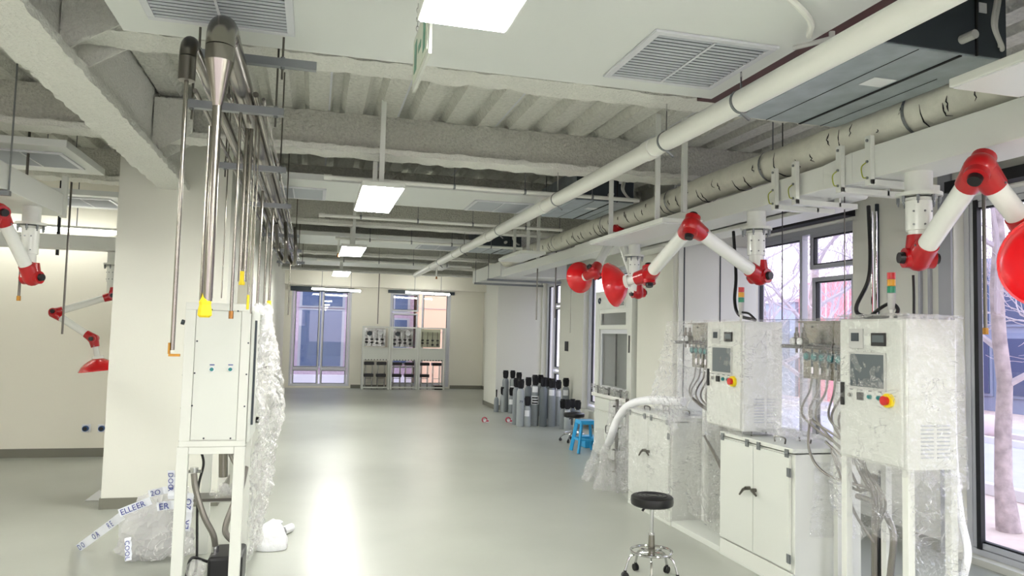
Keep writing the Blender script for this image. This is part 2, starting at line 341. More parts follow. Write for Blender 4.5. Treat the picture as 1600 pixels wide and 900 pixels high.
# ================================================================== OUTSIDE
struct('ground', MB().box(5.31, 40, -15, 40, -.3, -.12), 'dirt')
struct('ground', MB().box(-15, 5.3, 22.8, 45, -.3, -.15), 'road')
struct('road', MB().box(8.2, 12.2, -15, 40, -.12, -.1), 'road')
struct('road', MB().box(13.2, 15.0, -15, 40, -.12, -.1), 'road')
mb = MB()
for xk in (8.05, 12.2, 13.05):
    mb.box(xk, xk+.14, -15, 40, -.12, .02)
struct('kerb', mb, 'kerb', bevel=.01)
b1 = thing('glass_building', 'long blue grey glazed building across the road beyond the bare trees', 'building', (19, 12, -.12))
MB().box(18.5, 24, 5, 20.3, -.12, 4.2).build('wall', 'facade_blue', b1)
for iy in range(9):
    for iz in range(2):
        y0 = 5.1+iy*1.68
        p = MB().box(18.44, 18.5, y0, y0+1.45, .3+iz*1.95, 2.0+iz*1.95).build('window', 'facade_blue', b1)
        MB().box(18.41, 18.45, y0+.08, y0+1.37, .38+iz*1.95, 1.92+iz*1.95).build('pane', 'facade_pane', p)
b2 = thing('red_building', 'pinkish red panelled building front seen through the window behind the machines', 'building', (16, 16, -.12))
MB().box(15.4, 18.4, 18.2, 21.3, -.12, 3.6).build('wall', 'redpanel', b2)
for iy in range(3): MB().box(15.36, 15.4, 18.9+iy, 18.94+iy, -.1, 3.6).build('panel_joint', 'kerb', b2)
MB().box(15.3, 15.4, 18.2, 21.3, 1.3, 1.5).build('rail', 'kerb', b2)
b5 = thing('grey_building', 'low pale blue grey building seen in the left pane of the middle window', 'building', (17, 26, -.12))
MB().box(15.4, 18.4, 21.5, 30, -.12, 3.0).build('wall', 'facade_pale', b5); MB().box(15.3, 18.5, 21.45, 30.1, 3.0, 3.12).build('roof', 'kerb', b5)
for iy in range(5): MB().box(15.36, 15.4, 21.8+iy*1.6, 22.9+iy*1.6, .9, 2.4).build('window', 'facade_blue', b5)
b3 = thing('peach_building', 'peach coloured plain building wall outside the far right window', 'building', (4.2, 27, -.15))
MB().box(3.5, 8.5, 25.8, 31, -.15, 6).build('wall', 'peach', b3)
for k in range(7): MB().box(3.48, 3.5, 25.8, 31, .5+k*.7, .515+k*.7).build('wall_joint', 'kerb', b3)
for k in range(5): MB().box(3.5, 8.5, 25.78, 25.8, .9+k*.8, .91+k*.8).build('wall_joint', 'brickpink', b3)
b4 = thing('brick_building', 'pinkish brick building with dark blue windows outside the far windows', 'building', (0, 27, -.15))
MB().box(-4, 3.4, 26.5, 31, -.15, 7).build('wall', 'brickpink', b4)
for (a, b, z0, z1) in [(-.45, .95, .45, 2.35), (-.45, .95, 2.5, 4.2), (2.2, 3.2, .6, 2.1), (2.2, 3.2, 2.4, 3.4), (-2.2, -1, .5, 2.4)]:
    w = MB().box(a-.06, b+.06, 26.44, 26.5, z0-.06, z1+.06).build('window', 'alu', b4)
    nn = 2
    for q in range(nn):
        xa = a+(b-a)*q/nn; MB().box(xa+.03, xa+(b-a)/nn-.03, 26.42, 26.45, z0, z1).build('pane', 'facade_pane', w)
MB().box(-4, 3.4, 26.2, 26.5, -.15, .15).build('plinth', 'kerb', b4)
for k, (x, y, r, s) in enumerate([(12.75, 10.2, .32, 'round pale boulder at the road edge right of the near tree trunk'), (12.6, 11.6, .3, 'round pale boulder on the kerb left of the near tree trunk')]):
    q = MB().sph((x, y, .02+r*.8-.12), r, 16, (1.1, 1, .85)); q.build('boulder', 'boulder', smooth=True, label=s, cat='boulder')
def tree(x, y, h, r, label, seed, spread=1.0, twigm='twig', depth=6, lean=0):
    rnd = random.Random(seed); t = thing('bare_tree', label, 'tree', (x, y, -.12), 'bare trees outside the windows')
    pts = []; 
    for i in range(9):
        z = -.12+h*.62*i/8; pts.append((x+lean*i/8+.02*math.sin(i*1.7+seed), y+.015*math.cos(i*2.1+seed), z))
    MB().tube(pts, r, 12, [r*(1.35 if i == 0 else 1.0-.055*i) for i in range(9)]).build('trunk', 'bark', t, smooth=True)
    B = MB(); Tt = MB()
    def br(p, d, L, rr, lv):
        if p.x+max(d.x, d.x*L)-(0 if d.x > 0 else 0) < 5.9 or p.x < 5.8: return
        n = 4; ps = [p]; q = p.copy(); dd = d.copy()
        for i in range(n):
            dd = (dd+Vector((rnd.uniform(-.25, .25), rnd.uniform(-.25, .25), rnd.uniform(-.1, .16)))).normalized(); q = q+dd*L/n; ps.append(q.copy())
        if min(v.x for v in ps) < 5.5: return
        (B if lv < 3 else Tt).tube(ps, rr, 5 if lv < 3 else 3, [rr*(1-.5*i/n) for i in range(n+1)], caps=False)
        if lv < depth:
            for k in range(3 if lv < 4 else 2):
                a = rnd.random(); base = ps[0].lerp(ps[-1], .35+.6*a) if k else ps[-1]
                nd = (dd+Vector((rnd.uniform(-1, 1), rnd.uniform(-1, 1), rnd.uniform(-.45, .7)))*.85*spread).normalized()
                br(base, nd, L*rnd.uniform(.6, .82), max(rr*.52, .004), lv+1)
    for k in range(9):
        f = .28+.72*k/8; i = f*8; a = Vector(pts[int(min(i, 7))]).lerp(Vector(pts[int(min(i, 7))+1]), i-int(min(i, 7)))
        an = k*2.4+seed; br(a, Vector((math.cos(an)*.9, math.sin(an)*.9, .55)).normalized(), h*.22, r*.42*(1.15-.5*f), 0)
    B.build('branches', 'twig', t, smooth=True); Tt.build('twigs', twigm, t, kind='stuff')
tree(6.72, 6.0, 6.2, .085, 'nearest bare tree with pale patched bark just outside the right window', 3, lean=-.1)
tree(10.6+2.2, 9.3, 6.5, .12, 'slender bare tree across the road behind the nearest trunk', 11)
tree(9.0, 12.0, 6.0, .12, 'bare tree whose twigs show in the upper pane of the middle window', 21, depth=6)
tree(10.2, 15.5, 6.0, .12, 'bare tree outside the left pane of the middle window', 31, depth=5)
tree(7.6, 4.6, 5.2, .07, 'thin bare tree at the right edge of the near window', 41, depth=5)
# ================================================================== CEILING EQUIPMENT
def raft(x0, x1, y0, y1, label, z=3.12):
    t = thing('ceiling_raft', label, 'ceiling panel', ((x0+x1)/2, (y0+y1)/2, z), 'white plasterboard ceiling rafts')
    MB().box(x0, x1, y0, y1, z, z+.012).build('panel', 'raft', t)
    e = MB()
    for (a, b, c, d) in ((x0, x1, y0, y0+.012), (x0, x1, y1-.012, y1), (x0, x0+.012, y0+.012, y1-.012), (x1-.012, x1, y0+.012, y1-.012)): e.box(a, b, c, d, z+.012, z+.06)
    e.build('edge_trim', 'raft', t)
    for a in (x0+.2, x1-.2):
        for b in (y0+.2, y1-.2): MB().cyl((a, b, z+.012), (a, b, ZD+.03), .004, n=6).build('hanging_rod', 'strut', t)
raft(-.95, 2.22, -.4, 3.9, 'large white ceiling panel nearest the camera holding two air grilles')
raft(-.62, 2.75, 7.3, 8.42, 'white ceiling panel behind the second hanging light, two grilles in it')
raft(-.62, 3.0, 11.6, 12.85, 'narrow distant white ceiling panel with one grille, past the third light')
raft(-3.6, -2.0, 6.7, 7.85, 'white ceiling panel left of the sprayed girder')
raft(-4.2, -2.0, 9.15, 10.2, 'white ceiling panel above the left partition, beside the pillar')
raft(-.62, 2.8, 16.0, 17.0, 'farthest white ceiling panel above the last hanging light')
def vent(cx, cyy, label, w=.58, l=.58, z=3.12, n=16):
    t = thing('air_grille', label, 'air vent', (cx, cyy, z), 'square return air grilles in the ceiling panels')
    x0, x1, y0, y1 = cx-w/2, cx+w/2, cyy-l/2, cyy+l/2; f = .035; e = MB()
    e.box(x0-f, x1+f, y0-f, y0, z-.014, z-.001).box(x0-f, x1+f, y1, y1+f, z-.014, z-.001).box(x0-f, x0, y0, y1, z-.014, z-.001).box(x1, x1+f, y0, y1, z-.014, z-.001)
    e.build('frame', 'alu_light', t, bevel=.002)
    MB().box(x0, x1, y0, y1, z-.003, z-.001).build('backing', 'ventback', t)
    MB().box(cx-.006, cx+.006, y0, y1, z-.017, z-.012).build('centre_bar', 'alu_light', t)
    me = None
    for i in range(n):
        y = y0+l*(i+.5)/n
        if me is None:
            s = MB().bar((x0, y, z-.009), (x1, y, z-.009), .45*l/n, .003, up=(0, .3, .95)).build('slat', 'vent', t); me = s; y00 = y
        else:
            s = me.copy(); COL.objects.link(s); s.parent = t; s.location = (0, y-y00, 0)
vent(1.79, 3.40, 'large square grille in the near white ceiling panel, right of the bright light')
vent(-.47, 3.36, 'grille at the top left, behind the bent steel exhaust pipes')
vent(1.93, 8.03, 'grille in the second white ceiling panel, left of the long white pipe', n=12)
vent(-.26, 8.03, 'grille behind the hanging steel pipes in the second ceiling panel', n=12)
vent(1.93, 12.3, 'small looking far grille left of the white pipe end', n=8)
vent(-2.42, 7.25, 'grille in the ceiling panel left of the sprayed girder', n=12)
vent(-2.62, 9.65, 'grille above the left partition next to the white pillar', n=10)
def panel_light(x0, x1, y0, y1, z, label, on=True, rods=None, group='hanging flat light panels'):
    t = thing('panel_light', label, 'ceiling light', ((x0+x1)/2, (y0+y1)/2, z), group)
    MB().box(x0, x1, y0, y1, z+.006, z+.045).build('housing', 'white', t, bevel=.004)
    MB().box(x0+.012, x1-.012, y0+.012, y1-.012, z, z+.0055).build('diffuser', 'lamp_on' if on else 'lamp_off', t)
    for (a, b) in (rods or [((x0+x1)/2, y0+.25), ((x0+x1)/2, y1-.25)]): MB().bar((a, b, z+.045), (a, b, 3.56), .04, .02, up=(0, 1, 0)).build('hanger', 'duct_white', t)
for y0, l, z2 in ((1.36, 'glaring light panel at the top centre, nearest the camera', 0), (5.75, 'lit panel light at the picture centre hanging on two white bars', 0), (10.1, 'third lit panel light down the room', 0), (14.5, 'fourth and farthest lit panel light', 0)):
    panel_light(.31, .64, y0, y0+1.24, 2.8, l)
panel_light(.31, .64, -3, -1.76, 2.8, 'added unseen fill panel behind the camera', group='hanging flat light panels')  # unseen lamp added as fill from behind
for y0, l in ((-3., 'rearmost'), (0.2, 'middle'), (4.4, 'frontmost')): panel_light(-3.9, -3.57, y0, y0+1.24, 2.8, l+' added fill panel of the left bay, outside the picture')  # unseen lamps added to brighten the room from the left
for y0, l in ((-2.2, 'rear'), (.4, 'front')): panel_light(3.0, 3.33, y0-1, y0+.24, 2.8, l+' added unseen fill panel above the bench side beside the camera')  # further unseen lamps added for fill on the right
panel_light(2.6, 2.98, 1.45, 2.57, 2.8, 'unlit flat panel light at the top right edge below the insulated duct', on=False)
panel_light(2.6, 2.95, 5.3, 6.9, 2.6, 'unlit flat panel light over the red jointed arm', on=False, rods=[(2.7, 5.6), (2.7, 6.6)])
panel_light(2.55, 2.9, 9.3, 10.5, 2.75, 'unlit flat panel light seen under the far end of the duct', on=False)
def batten(a, b, label, m='lamp_far'):
    t = thing('linear_light', label, 'ceiling light', tuple((Vector(a)+Vector(b))/2), 'slim tube lights near the walls')
    MB().bar(Vector(a)+Vector((0, 0, .04)), Vector(b)+Vector((0, 0, .04)), .05, .03).build('housing', 'white', t, bevel=.004)
    MB().cyl(a, b, .026, n=10).build('tube', m, t)
    for k in (.2, .8): p = Vector(a).lerp(Vector(b), k); MB().cyl(p+Vector((0, 0, .055)), (p.x, p.y, ZD+.02), .006, n=6).build('rod', 'strut', t)
batten((-.1, 21.0, 2.8), (1.2, 21.0, 2.78), 'lit tube light in front of the left far window')
batten((2.45, 21.0, 2.8), (3.7, 21.0, 2.78), 'lit tube light in front of the right far window')
batten((-4.8, 10.35, 2.87), (-2.45, 10.35, 2.85), 'lit tube light along the left partition wall', 'lamp_tube')
# emergency exit sign seen nearly edge on
t = thing('hanging_sign', 'pale sign with green marks hanging edge-on from chains by the nearest light', 'sign', (.375, 2.9, 2.72))
MB().box(.372, .384, 2.72, 3.2, 2.74, 2.97).build('plate', 'white', t, bevel=.002)
MB().box(.368, .3715, 2.75, 3.17, 2.765, 2.945).build('face', 'exitgreen', t)
for (ya, yb, za, zb_) in ((2.8, 2.86, 2.79, 2.92), (2.92, 3.0, 2.84, 2.87), (3.05, 3.12, 2.79, 2.92)): MB().box(.3665, .3675, ya, yb, za, zb_).build('mark', 'lampgrn', t)
for y in (2.78, 3.14):
    c = MB(); z = 2.97; k = 0
    while z < 3.1:
        ps = [(.378+(.006*math.cos(a) if k % 2 else 0), y+(0 if k % 2 else .006*math.cos(a)), z+.012+.012*math.sin(a)) for a in [i*math.pi/4 for i in range(8)]]
        c.tube(ps, .0015, 4, closed=True); z += .02; k += 1
    c.build('chain', 'chrome', t)
# long white drain pipe and its clamps
PX, PZ = 2.12, 2.95
PR = .06
t = thing('drain_pipe', 'long fat white pipe running the length of the ceiling', 'pipe', (PX, 1, PZ))
MB().cyl((PX, -1, PZ), (PX, 16.4, PZ), PR, n=28).build('pipe', 'pipewhite', t, smooth=True)
for y in (1.6, 4.5, 6.9, 9.3, 11.7, 14.1): MB().cyl((PX, y-.06, PZ), (PX, y+.06, PZ), PR+.007, n=28).build('coupling', 'pipewhite', t, smooth=True)
for y in (3.42, 4.28, 6.48, 8.7, 10.9, 13.1):
    h = MB().cyl((PX, y-.01, PZ), (PX, y+.01, PZ), PR+.004, n=28).bar((PX+.0, y, PZ-.06), (PX+.04, y-.02, PZ-.1), .02, .012).build('clamp', 'strut', t, smooth=True)
    MB().cyl((PX, y, PZ+PR), (PX, y, 3.2 if abs(y-3.42) > .1 else 3.11), .005, n=6).build('clamp_rod', 'chrome', h)
# white sprinkler pipes across
def spr(y, z, x0, x1, label, heads=(), r=.02):
    t = thing('sprinkler_pipe', label, 'pipe', ((x0+x1)/2, y, z), 'thin white sprinkler pipes')
    MB().cyl((x0, y, z), (x1, y, z), r, n=12).cyl((x0, y, z), (x0+.07, y, z), r*1.35, n=12).build('pipe', 'pipewhite', t, smooth=True)
    for x in [x0+.5+i*(x1-x0-1)/3 for i in range(4)]: MB().cyl((x, y, z+r), (x, y, ZD+.02), .004, n=6).cyl((x-.01, y, z), (x+.01, y, z), r*1.4, n=12).build('hanger', 'strut', t)
    for x in heads:
        h = MB().cyl((x, y, z), (x, y, z-.22), r*.8, n=10).build('drop', 'pipewhite', t, smooth=True)
        MB().cyl((x, y, z-.22), (x, y, z-.27), .012, .02, n=8).build('sprinkler_head', 'copper', h)
    return t
spr(6.85, 3.07, 0.03, 3.1, 'thin white pipe crossing just behind the second beam and the white drain pipe')
spr(11.2, 3.04, 0.25, 3.1, 'thin white pipe crossing behind the third hanging light', heads=(.3,))
spr(9.25, 3.08, 0.0, 3.1, 'thin white pipe crossing in front of the third beam')
spr(14.6, 3.02, .0, 3.0, 'farthest thin white pipe crossing the room', heads=(2.3,))
# vertical posts hanging to the right of centre
for (px, yy, z0, l) in ((1069, 5.6, 2.75, 'white square bar hanging left of the first trunk bracket'), (843, 9.8, 2.75, 'far white square bar hanging beside the drain pipe')):
    p = at(px, 300, y=yy); MB().box(p.x-.02, p.x+.02, yy-.02, yy+.02, z0, ZD).build('hanging_bar', 'duct_white', label=l, cat='bracket', bevel=.002)
# round insulated duct
DX, DZ = 3.38, 3.05
t = thing('insulated_duct', 'round cream wrapped duct with dark tears along the right of the ceiling', 'duct', (DX, 2, DZ))
rs = []; pts = []
y = .3; rnd = random.Random(5)
while y < 13.3:
    pts.append((DX+.006*math.sin(y*3), y, DZ+.006*math.cos(y*2.2))); rs.append(.118+rnd.uniform(-.004, .004)); y += .11
MB().tube(pts, .12, 22, rs).build('duct', 'ductwrap', t, smooth=True)
for k in range(64):
    y = 2.2+k*.16+rnd.uniform(-.08, .08); a0 = rnd.uniform(2.7, 3.6); L = rnd.uniform(.25, 1.1) if k % 4 else 2.6
    ps = [(DX+.1225*math.cos(a0+L*i/6), y+.01*i*rnd.uniform(-.3, .6), DZ+.1225*math.sin(a0+L*i/6)) for i in range(7)]
    MB().tube(ps, .003, 5, [.001, .003, .0045, .003, .0045, .003, .001]).build('seam_tear', 'blackmat', t)
for y in (2.0, 3.55, 5.0, 6.6, 8.3, 10.2): MB().cyl((DX, y-.012, DZ), (DX, y+.012, DZ), .127, n=22, caps=False).cyl((DX, y, DZ+.12), (DX, y, ZD), .005, n=6).build('hanger_strap', 'strut', t)
# rectangular extraction trunk
TX0, TX1 = 3.24, 3.56
t = thing('exhaust_duct', 'white rectangular extraction trunk carrying the red jointed arms', 'duct', (3.4, 3, 2.72))
MB().box(TX0, TX1, .3, 3.95, 2.70, 2.9).build('wide_section', 'duct_white', t, bevel=.004)
MB().add([(TX0, 3.95, 2.7), (TX1, 3.95, 2.7), (TX1, 3.95, 2.9), (TX0, 3.95, 2.9), (TX0+.02, 4.25, 2.72), (TX1, 4.25, 2.72), (TX1, 4.25, 2.88), (TX0+.02, 4.25, 2.88)],
         [(0, 1, 2, 3), (7, 6, 5, 4), (0, 4, 5, 1), (1, 5, 6, 2), (2, 6, 7, 3), (3, 7, 4, 0)]).build('taper', 'duct_white', t)
MB().box(TX0+.02, TX1, 4.25, 9.2, 2.72, 2.88).build('main_section', 'duct_white', t, bevel=.004)
MB().box(TX0+.04, TX1, 9.2, 13.2, 2.74, 2.87).build('far_section', 'duct_white', t, bevel=.004)
# second lower duct to the right of the trunk
t = thing('lower_duct', 'lower white duct behind the trunk with a rounded near end above the second signal lamp', 'duct', (3.95, 5, 2.6))
MB().box(3.62, 3.93, 4.6, 7.3, 2.76, 2.92).build('duct', 'duct_white', t, bevel=.03, seg=3)
MB().box(3.65, 3.9, 4.7, 8.6, 2.70, 2.735).build('tray', 'frame_white', t, bevel=.003)
for k, (px, l) in enumerate(((1358, 'nearest white trunk bracket, right one of the near pair'), (1312, 'left one of the near pair of trunk brackets'), (1242, 'right one of the far pair of trunk brackets'), (1210, 'left one of the far pair of trunk brackets'))):
    y = at(px, 280, x=TX0-.02).y
    b = thing('trunk_bracket', l, 'bracket', (TX0, y, 2.65), 'slotted white trunk brackets')
    MB().box(TX0-.03, TX0-.018, y-.025, y+.025, 2.66, 2.96).box(TX0-.018, TX0-.001, y-.025, y-.02, 2.66, 2.96).box(TX0-.018, TX0-.001, y+.02, y+.025, 2.66, 2.96).build('front_channel', 'frame_white', b, bevel=.001)
    MB().box(TX1+.005, TX1+.02, y-.025, y+.025, 2.66, 3.1).build('rear_channel', 'frame_white', b)
    MB().box(TX0-.03, TX1+.16, y-.025, y+.025, 2.655, 2.66).box(TX0-.03, TX1+.16, y-.025, y-.02, 2.66, 2.69).build('cross_channel', 'frame_white', b)
    for z in (2.70, 2.80, 2.93): MB().cyl((TX0-.031, y, z), (TX0-.04, y, z), .009, n=6).build('bolt', 'strut', b)
    MB().tube(curve_pts([(TX0-.035, y, 2.8), (TX0-.05, y+.03, 2.77), (TX0-.045, y+.025, 2.71), (TX0-.04, y, 2.7)], 5), .004, 5).build('earth_wire', 'wiregreen', b)
# ceiling cassette units
def fcu(x0, x1, y0, y1, z0, z1, label):
    t = thing('fan_coil_unit', label, 'air conditioner', ((x0+x1)/2, (y0+y1)/2, z0), 'galvanised fan coil units')
    MB().box(x0, x1, y0, y1, z0, z1).build('casing', 'galv', t, bevel=.004)
    MB().box(x0+.01, x1-.01, y0-.012, y0-.001, z0+.01, z1-.01).build('end_panel', 'galvdark', t)
    xm = x0+(x1-x0)*.62
    MB().box(xm-.008, xm+.008, y0, y1, z0-.006, z0-.0005).box(x0+.2, x0+.203, y0, y1, z0-.003, z0-.0005).box(x1-.12, x1-.117, y0+.3, y1, z0-.003, z0-.0005).build('seam', 'blackmat', t)
    MB().box(x0+.28, x0+.42, y0+.38, y0+.5, z0-.003, z0-.001).build('rating_plate', 'label', t)
    MB().cyl((x1-.28, y0-.012, z0+.07), (x1-.28, y0-.09, z0+.07), .022, n=12).build('drain_spigot', 'greyplastic', t)
    MB().box(x1-.2, x1-.19, y0-.02, y0-.012, z0, z1).build('corner_joint', 'black', t)
    ps = curve_pts([(x1-.12, y0-.1, z1+.05), (x1-.14, y0-.09, z1-.1), (x1-.15, y0-.08, z0+.12), (x1-.08, y0-.05, z0+.05), (x1-.04, y0-.015, z0+.05)], 6)
    MB().tube(ps, .011, 7).build('flexible_conduit', 'greyplastic', t)
    MB().tube([p+Vector((-.025, -.01, .01)) for p in ps], .009, 7).build('flexible_conduit', 'greyplastic', t)
    for i in (0,):
        MB().box(x1-.175, x1-.13, y0-.016, y0-.012, z1-.12, z1-.07).build('warning_sticker', 'label', t)
fcu(2.52, 3.24, 2.86, 4.1, 3.12-.02, 3.44, 'big grey galvanised ceiling unit at the top right with flexible conduits')
fcu(2.55, 3.2, 7.2, 8.4, 3.1, 3.42, 'galvanised ceiling unit above the drain pipe further down the room')
fcu(2.55, 3.2, 11.6, 12.7, 3.1, 3.42, 'small looking galvanised ceiling unit far down the room')
t = thing('red_steel_channel', 'dark red painted steel channel between the ceiling panel and the galvanised unit', 'beam', (2.36, 2.5, 3.2))
MB().box(2.235, 2.5, 2.25, 4.1, 3.17, 3.2).build('flange', 'darkred', t)
MB().box(2.33, 2.37, 2.25, 4.1, 3.2, 3.5).build('web', 'darkred', t)
# white sprinkler drop stub next to the raft edge
MB().cyl((2.24, 2.86, 3.12), (2.24, 2.86, 3.0), .014, n=10).cyl((2.1, 2.95, 3.06), (2.24, 2.86, 3.09), .012, n=8).build('cable_gland', 'greyplastic', label='small white pipe stub on the corner of the near ceiling panel', cat='pipe', smooth=True)
t = thing('edge_conduit', 'thin white conduit bent along the edge of the near ceiling panel', 'pipe', (2, 2.6, 3.08))
MB().tube(curve_pts([(1.2, 2.2, 3.09), (1.7, 2.5, 3.09), (2.0, 2.7, 3.085), (2.12, 2.86, 3.085)], 6), .014, 8).build('conduit', 'pipewhite', t, smooth=True)
# far white rectangular duct
t = thing('far_duct', 'boxy white duct near the far right pillar', 'duct', (3.9, 15, 2.8))
MB().box(3.3, 4.6, 13.4, 15.9, 2.78, 3.05).build('duct', 'duct_white', t, bevel=.005)
for y in (14.0, 15.2): MB().box(3.2, 4.7, y, y+.06, 2.72, 2.76).build('strut_channel', 'strut', t)
for x in (3.22, 4.68):
    for y in (14.03, 15.23): MB().cyl((x, y, 2.72), (x, y, ZD), .006, n=6).build('rod', 'strut', t)
# ================================================================== STEEL PIPEWORK, LEFT
PXA, PXB = -.41, -.555
t = thing('exhaust_pipe', 'thick stainless exhaust pipe bent down before the white cabinet, its end taped yellow', 'pipe', (PXA, 3.1, 1.8))
R = .056
bend = [(PXA, 3.12+.12*(1-math.sin(a)), 2.93-.12+.12*math.cos(a)-.0) for a in [math.pi/2*(1-i/10) for i in range(11)]]
bend = [(PXA, 3.14+.11-.11*math.sin(a), 2.82+.11*math.cos(a)) for a in [math.pi/2*i/10 for i in range(11)]][::-1]
MB().tube(bend, R, 20).build('elbow', 'steel', t, smooth=True)
MB().cyl((PXA, 3.25, 2.93), (PXA, 13.5, 2.93), R-.002, n=20).build('horizontal_run', 'steel', t, smooth=True)
MB().cyl((PXA, 3.14, 2.82), (PXA, 3.14, 2.76), R, n=20).cyl((PXA, 3.14, 2.76), (PXA, 3.14, 2.58), R, .018, n=20).build('reducer', 'steel', t, smooth=True)
MB().cyl((PXA, 3.14, 2.59), (PXA, 3.14, 1.8), .018, n=16).build('drop', 'steel', t, smooth=True)
MB().cyl((PXA-.026, 3.15, 2.5), (PXA-.026, 3.15, 1.8), .006, n=8).build('tracer_tube', 'steel', t, smooth=True)
MB().lathe([(.018, 0), (.027, .008), (.026, .03), (.022, .05), (.024, .06), (.014, .08), (.01, .1)], (PXA-.008, 3.14, 1.735), n=9).build('yellow_tape', 'yellow', t, smooth=False)
for y in (3.3, 6, 9): MB().cyl((PXA, y, 2.93), (PXA, y+.012, 2.93), R+.002, n=20, caps=False).build('weld_seam', 'steel_dark', t)
t = thing('exhaust_pipe', 'second thinner stainless exhaust pipe with a short capped elbow left of the thick one', 'pipe', (PXB, 3.3, 1.6))
R2 = .034
bend = [(PXB, 3.3+.08-.08*math.sin(a), 2.82+.08*math.cos(a)) for a in [math.pi/2*i/8 for i in range(9)]][::-1]
MB().tube(bend, R2, 16).cyl((PXB, 3.3, 2.82), (PXB, 3.3, 2.72), R2, n=16).build('elbow', 'steel_dark', t, smooth=True)
MB().cyl((PXB, 3.38, 2.9), (PXB, 13, 2.9), R2-.004, n=16).build('horizontal_run', 'steel', t, smooth=True)
MB().cyl((PXB, 3.3, 2.72), (PXB, 3.3, 1.6), .009, n=10).build('drop', 'steel', t, smooth=True)
MB().box(PXB-.015, PXB-.008, 3.29, 3.31, 1.585, 1.63).box(PXB-.012, PXB+.03, 3.29, 3.31, 1.575, 1.585).build('orange_tape', 'orange', t)
# thin parallel tubes
for k, (x, z, r, l) in enumerate(((-.47, 2.88, .013, 'thin steel tube running between the two exhaust pipes'), (-.34, 2.9, .016, 'thin steel tube on the right of the thick exhaust pipe'), (-.30, 2.88, .009, 'thinnest steel tube at the right end of the hanging struts'), (-.63, 2.89, .012, 'thin steel tube at the left end of the hanging struts'))):
    MB().cyl((x, 4.0, z), (x, 14.5, z), r, n=10).build('gas_tube', 'steel', label=l, cat='pipe', group='steel gas tubes under the ceiling', smooth=True)
HY = [(3.74, -.62, -.04, 'nearest steel strut, its bare end sticking out to the right'), (4.06, -.69, -.2, 'steel strut just behind the reducer of the thick exhaust pipe'), (5.55, -.69, -.24, 'third steel strut above the white cabinet'), (7.2, -.68, -.25, 'fourth steel strut down the pipe run'), (9.5, -.68, -.22, 'fifth steel strut down the pipe run'), (11.3, -.66, -.22, 'sixth steel strut down the pipe run'), (13.3, -.66, -.2, 'farthest steel strut of the pipe run')]
for (y, x0, x1, l) in HY:
    z = 2.855 if y != 3.74 else 3.01
    t = thing('pipe_hanger', l, 'bracket', ((x0+x1)/2, y, z), 'strut hangers of the steel pipes')
    MB().box(x0, x1, y-.02, y-.017, z-.04, z).box(x0, x1, y+.017, y+.02, z-.04, z).box(x0, x1, y-.017, y+.017, z-.04, z-.037).box(x0, x1, y-.017, y-.008, z-.003, z).box(x0, x1, y+.008, y+.017, z-.003, z).build('strut_channel', 'strut', t)
    for x in (x0+.04, x1-.04):
        if y == 3.74: x = x if x < -.3 else -.2
        r = MB().cyl((x, y, z-.1), (x, y, ZD+.02), .006, n=6).build('threaded_rod', 'steel_dark', t)
        MB().cyl((x, y, z-.05), (x, y, z-.04), .012, n=6).cyl((x, y, z), (x, y, z+.01), .012, n=6).build('nut', 'strut', r)
# vertical drops behind
DR = [  # px bottom, py bottom, y, r, cap, desc
 (361, 492, 4.06, .010, 'copper', 'thin steel drop with a copper tip before the cabinet top'),
 (378, 440, 4.55, .014, 'yellow', 'pair of joined steel drops ending in yellow tape above the cabinet'),
 (387, 478, 4.3, .006, 'yellow', 'slim steel drop with yellow tip at the cabinet right edge'),
 (392, 490, 4.5, .006, None, 'bare slim steel drop at the cabinet right edge'),
 (402, 476, 6.6, .014, None, 'bright steel drop just right of the cabinet edge'),
 (420, 480, 7.25, .016, 'yellow', 'steel drop with yellow tip in front of the far left window edge'),
 (412, 478, 8.2, .014, None, 'steel drop between two others right of the cabinet'),
 (450, 492, 12.2, .012, None, 'farthest slim steel drop beside the far left window'),
 (331, 466, 6.35, .008, None, 'slim steel drop going down behind the cabinet top, left one'),
 (346, 466, 6.35, .006, None, 'slimmest steel drop behind the cabinet top, right of its twin'),
]
for (px, py, yy, r, cap, d) in DR:
    r *= .8
    p = at(px, py, y=yy); xt = p.x
    t = thing('drop_tube', d, 'pipe', (xt, yy, p.z), 'vertical steel drops at the cabinet')
    m = MB().cyl((xt, yy, p.z), (xt, yy, ZD+.02 if (yy > 12 or 'behind the cabinet' in d) else 2.86), r, n=10)
    if 'pair' in d: m = MB().cyl((xt-.012, yy, p.z), (xt-.012, yy, 2.86), .012, n=10).cyl((xt+.013, yy, p.z), (xt+.013, yy, 2.86), .012, n=10)
    m.build('tube', 'steel', t, smooth=True)
    if cap: MB().cyl((xt, yy, p.z-.02), (xt, yy, p.z+.06 if cap == 'yellow' else p.z+.02), r*1.5, n=8).build('tip', cap, t)
# flexible grey hose loops where pipe run ends
for (x, y, l) in ((-.45, 8.6, 'curved steel hose loop under the far pipe run'), (-.36, 9.0, 'second curved steel hose loop under the far pipe run')):
    MB().tube(curve_pts([(x, y, 2.86), (x+.02, y+.2, 2.6), (x+.1, y+.1, 2.45), (x+.12, y-.2, 2.6), (x+.1, y-.1, 2.86)], 6), .02, 8).build('hose_loop', 'steel_dark', label=l, cat='hose', smooth=True)
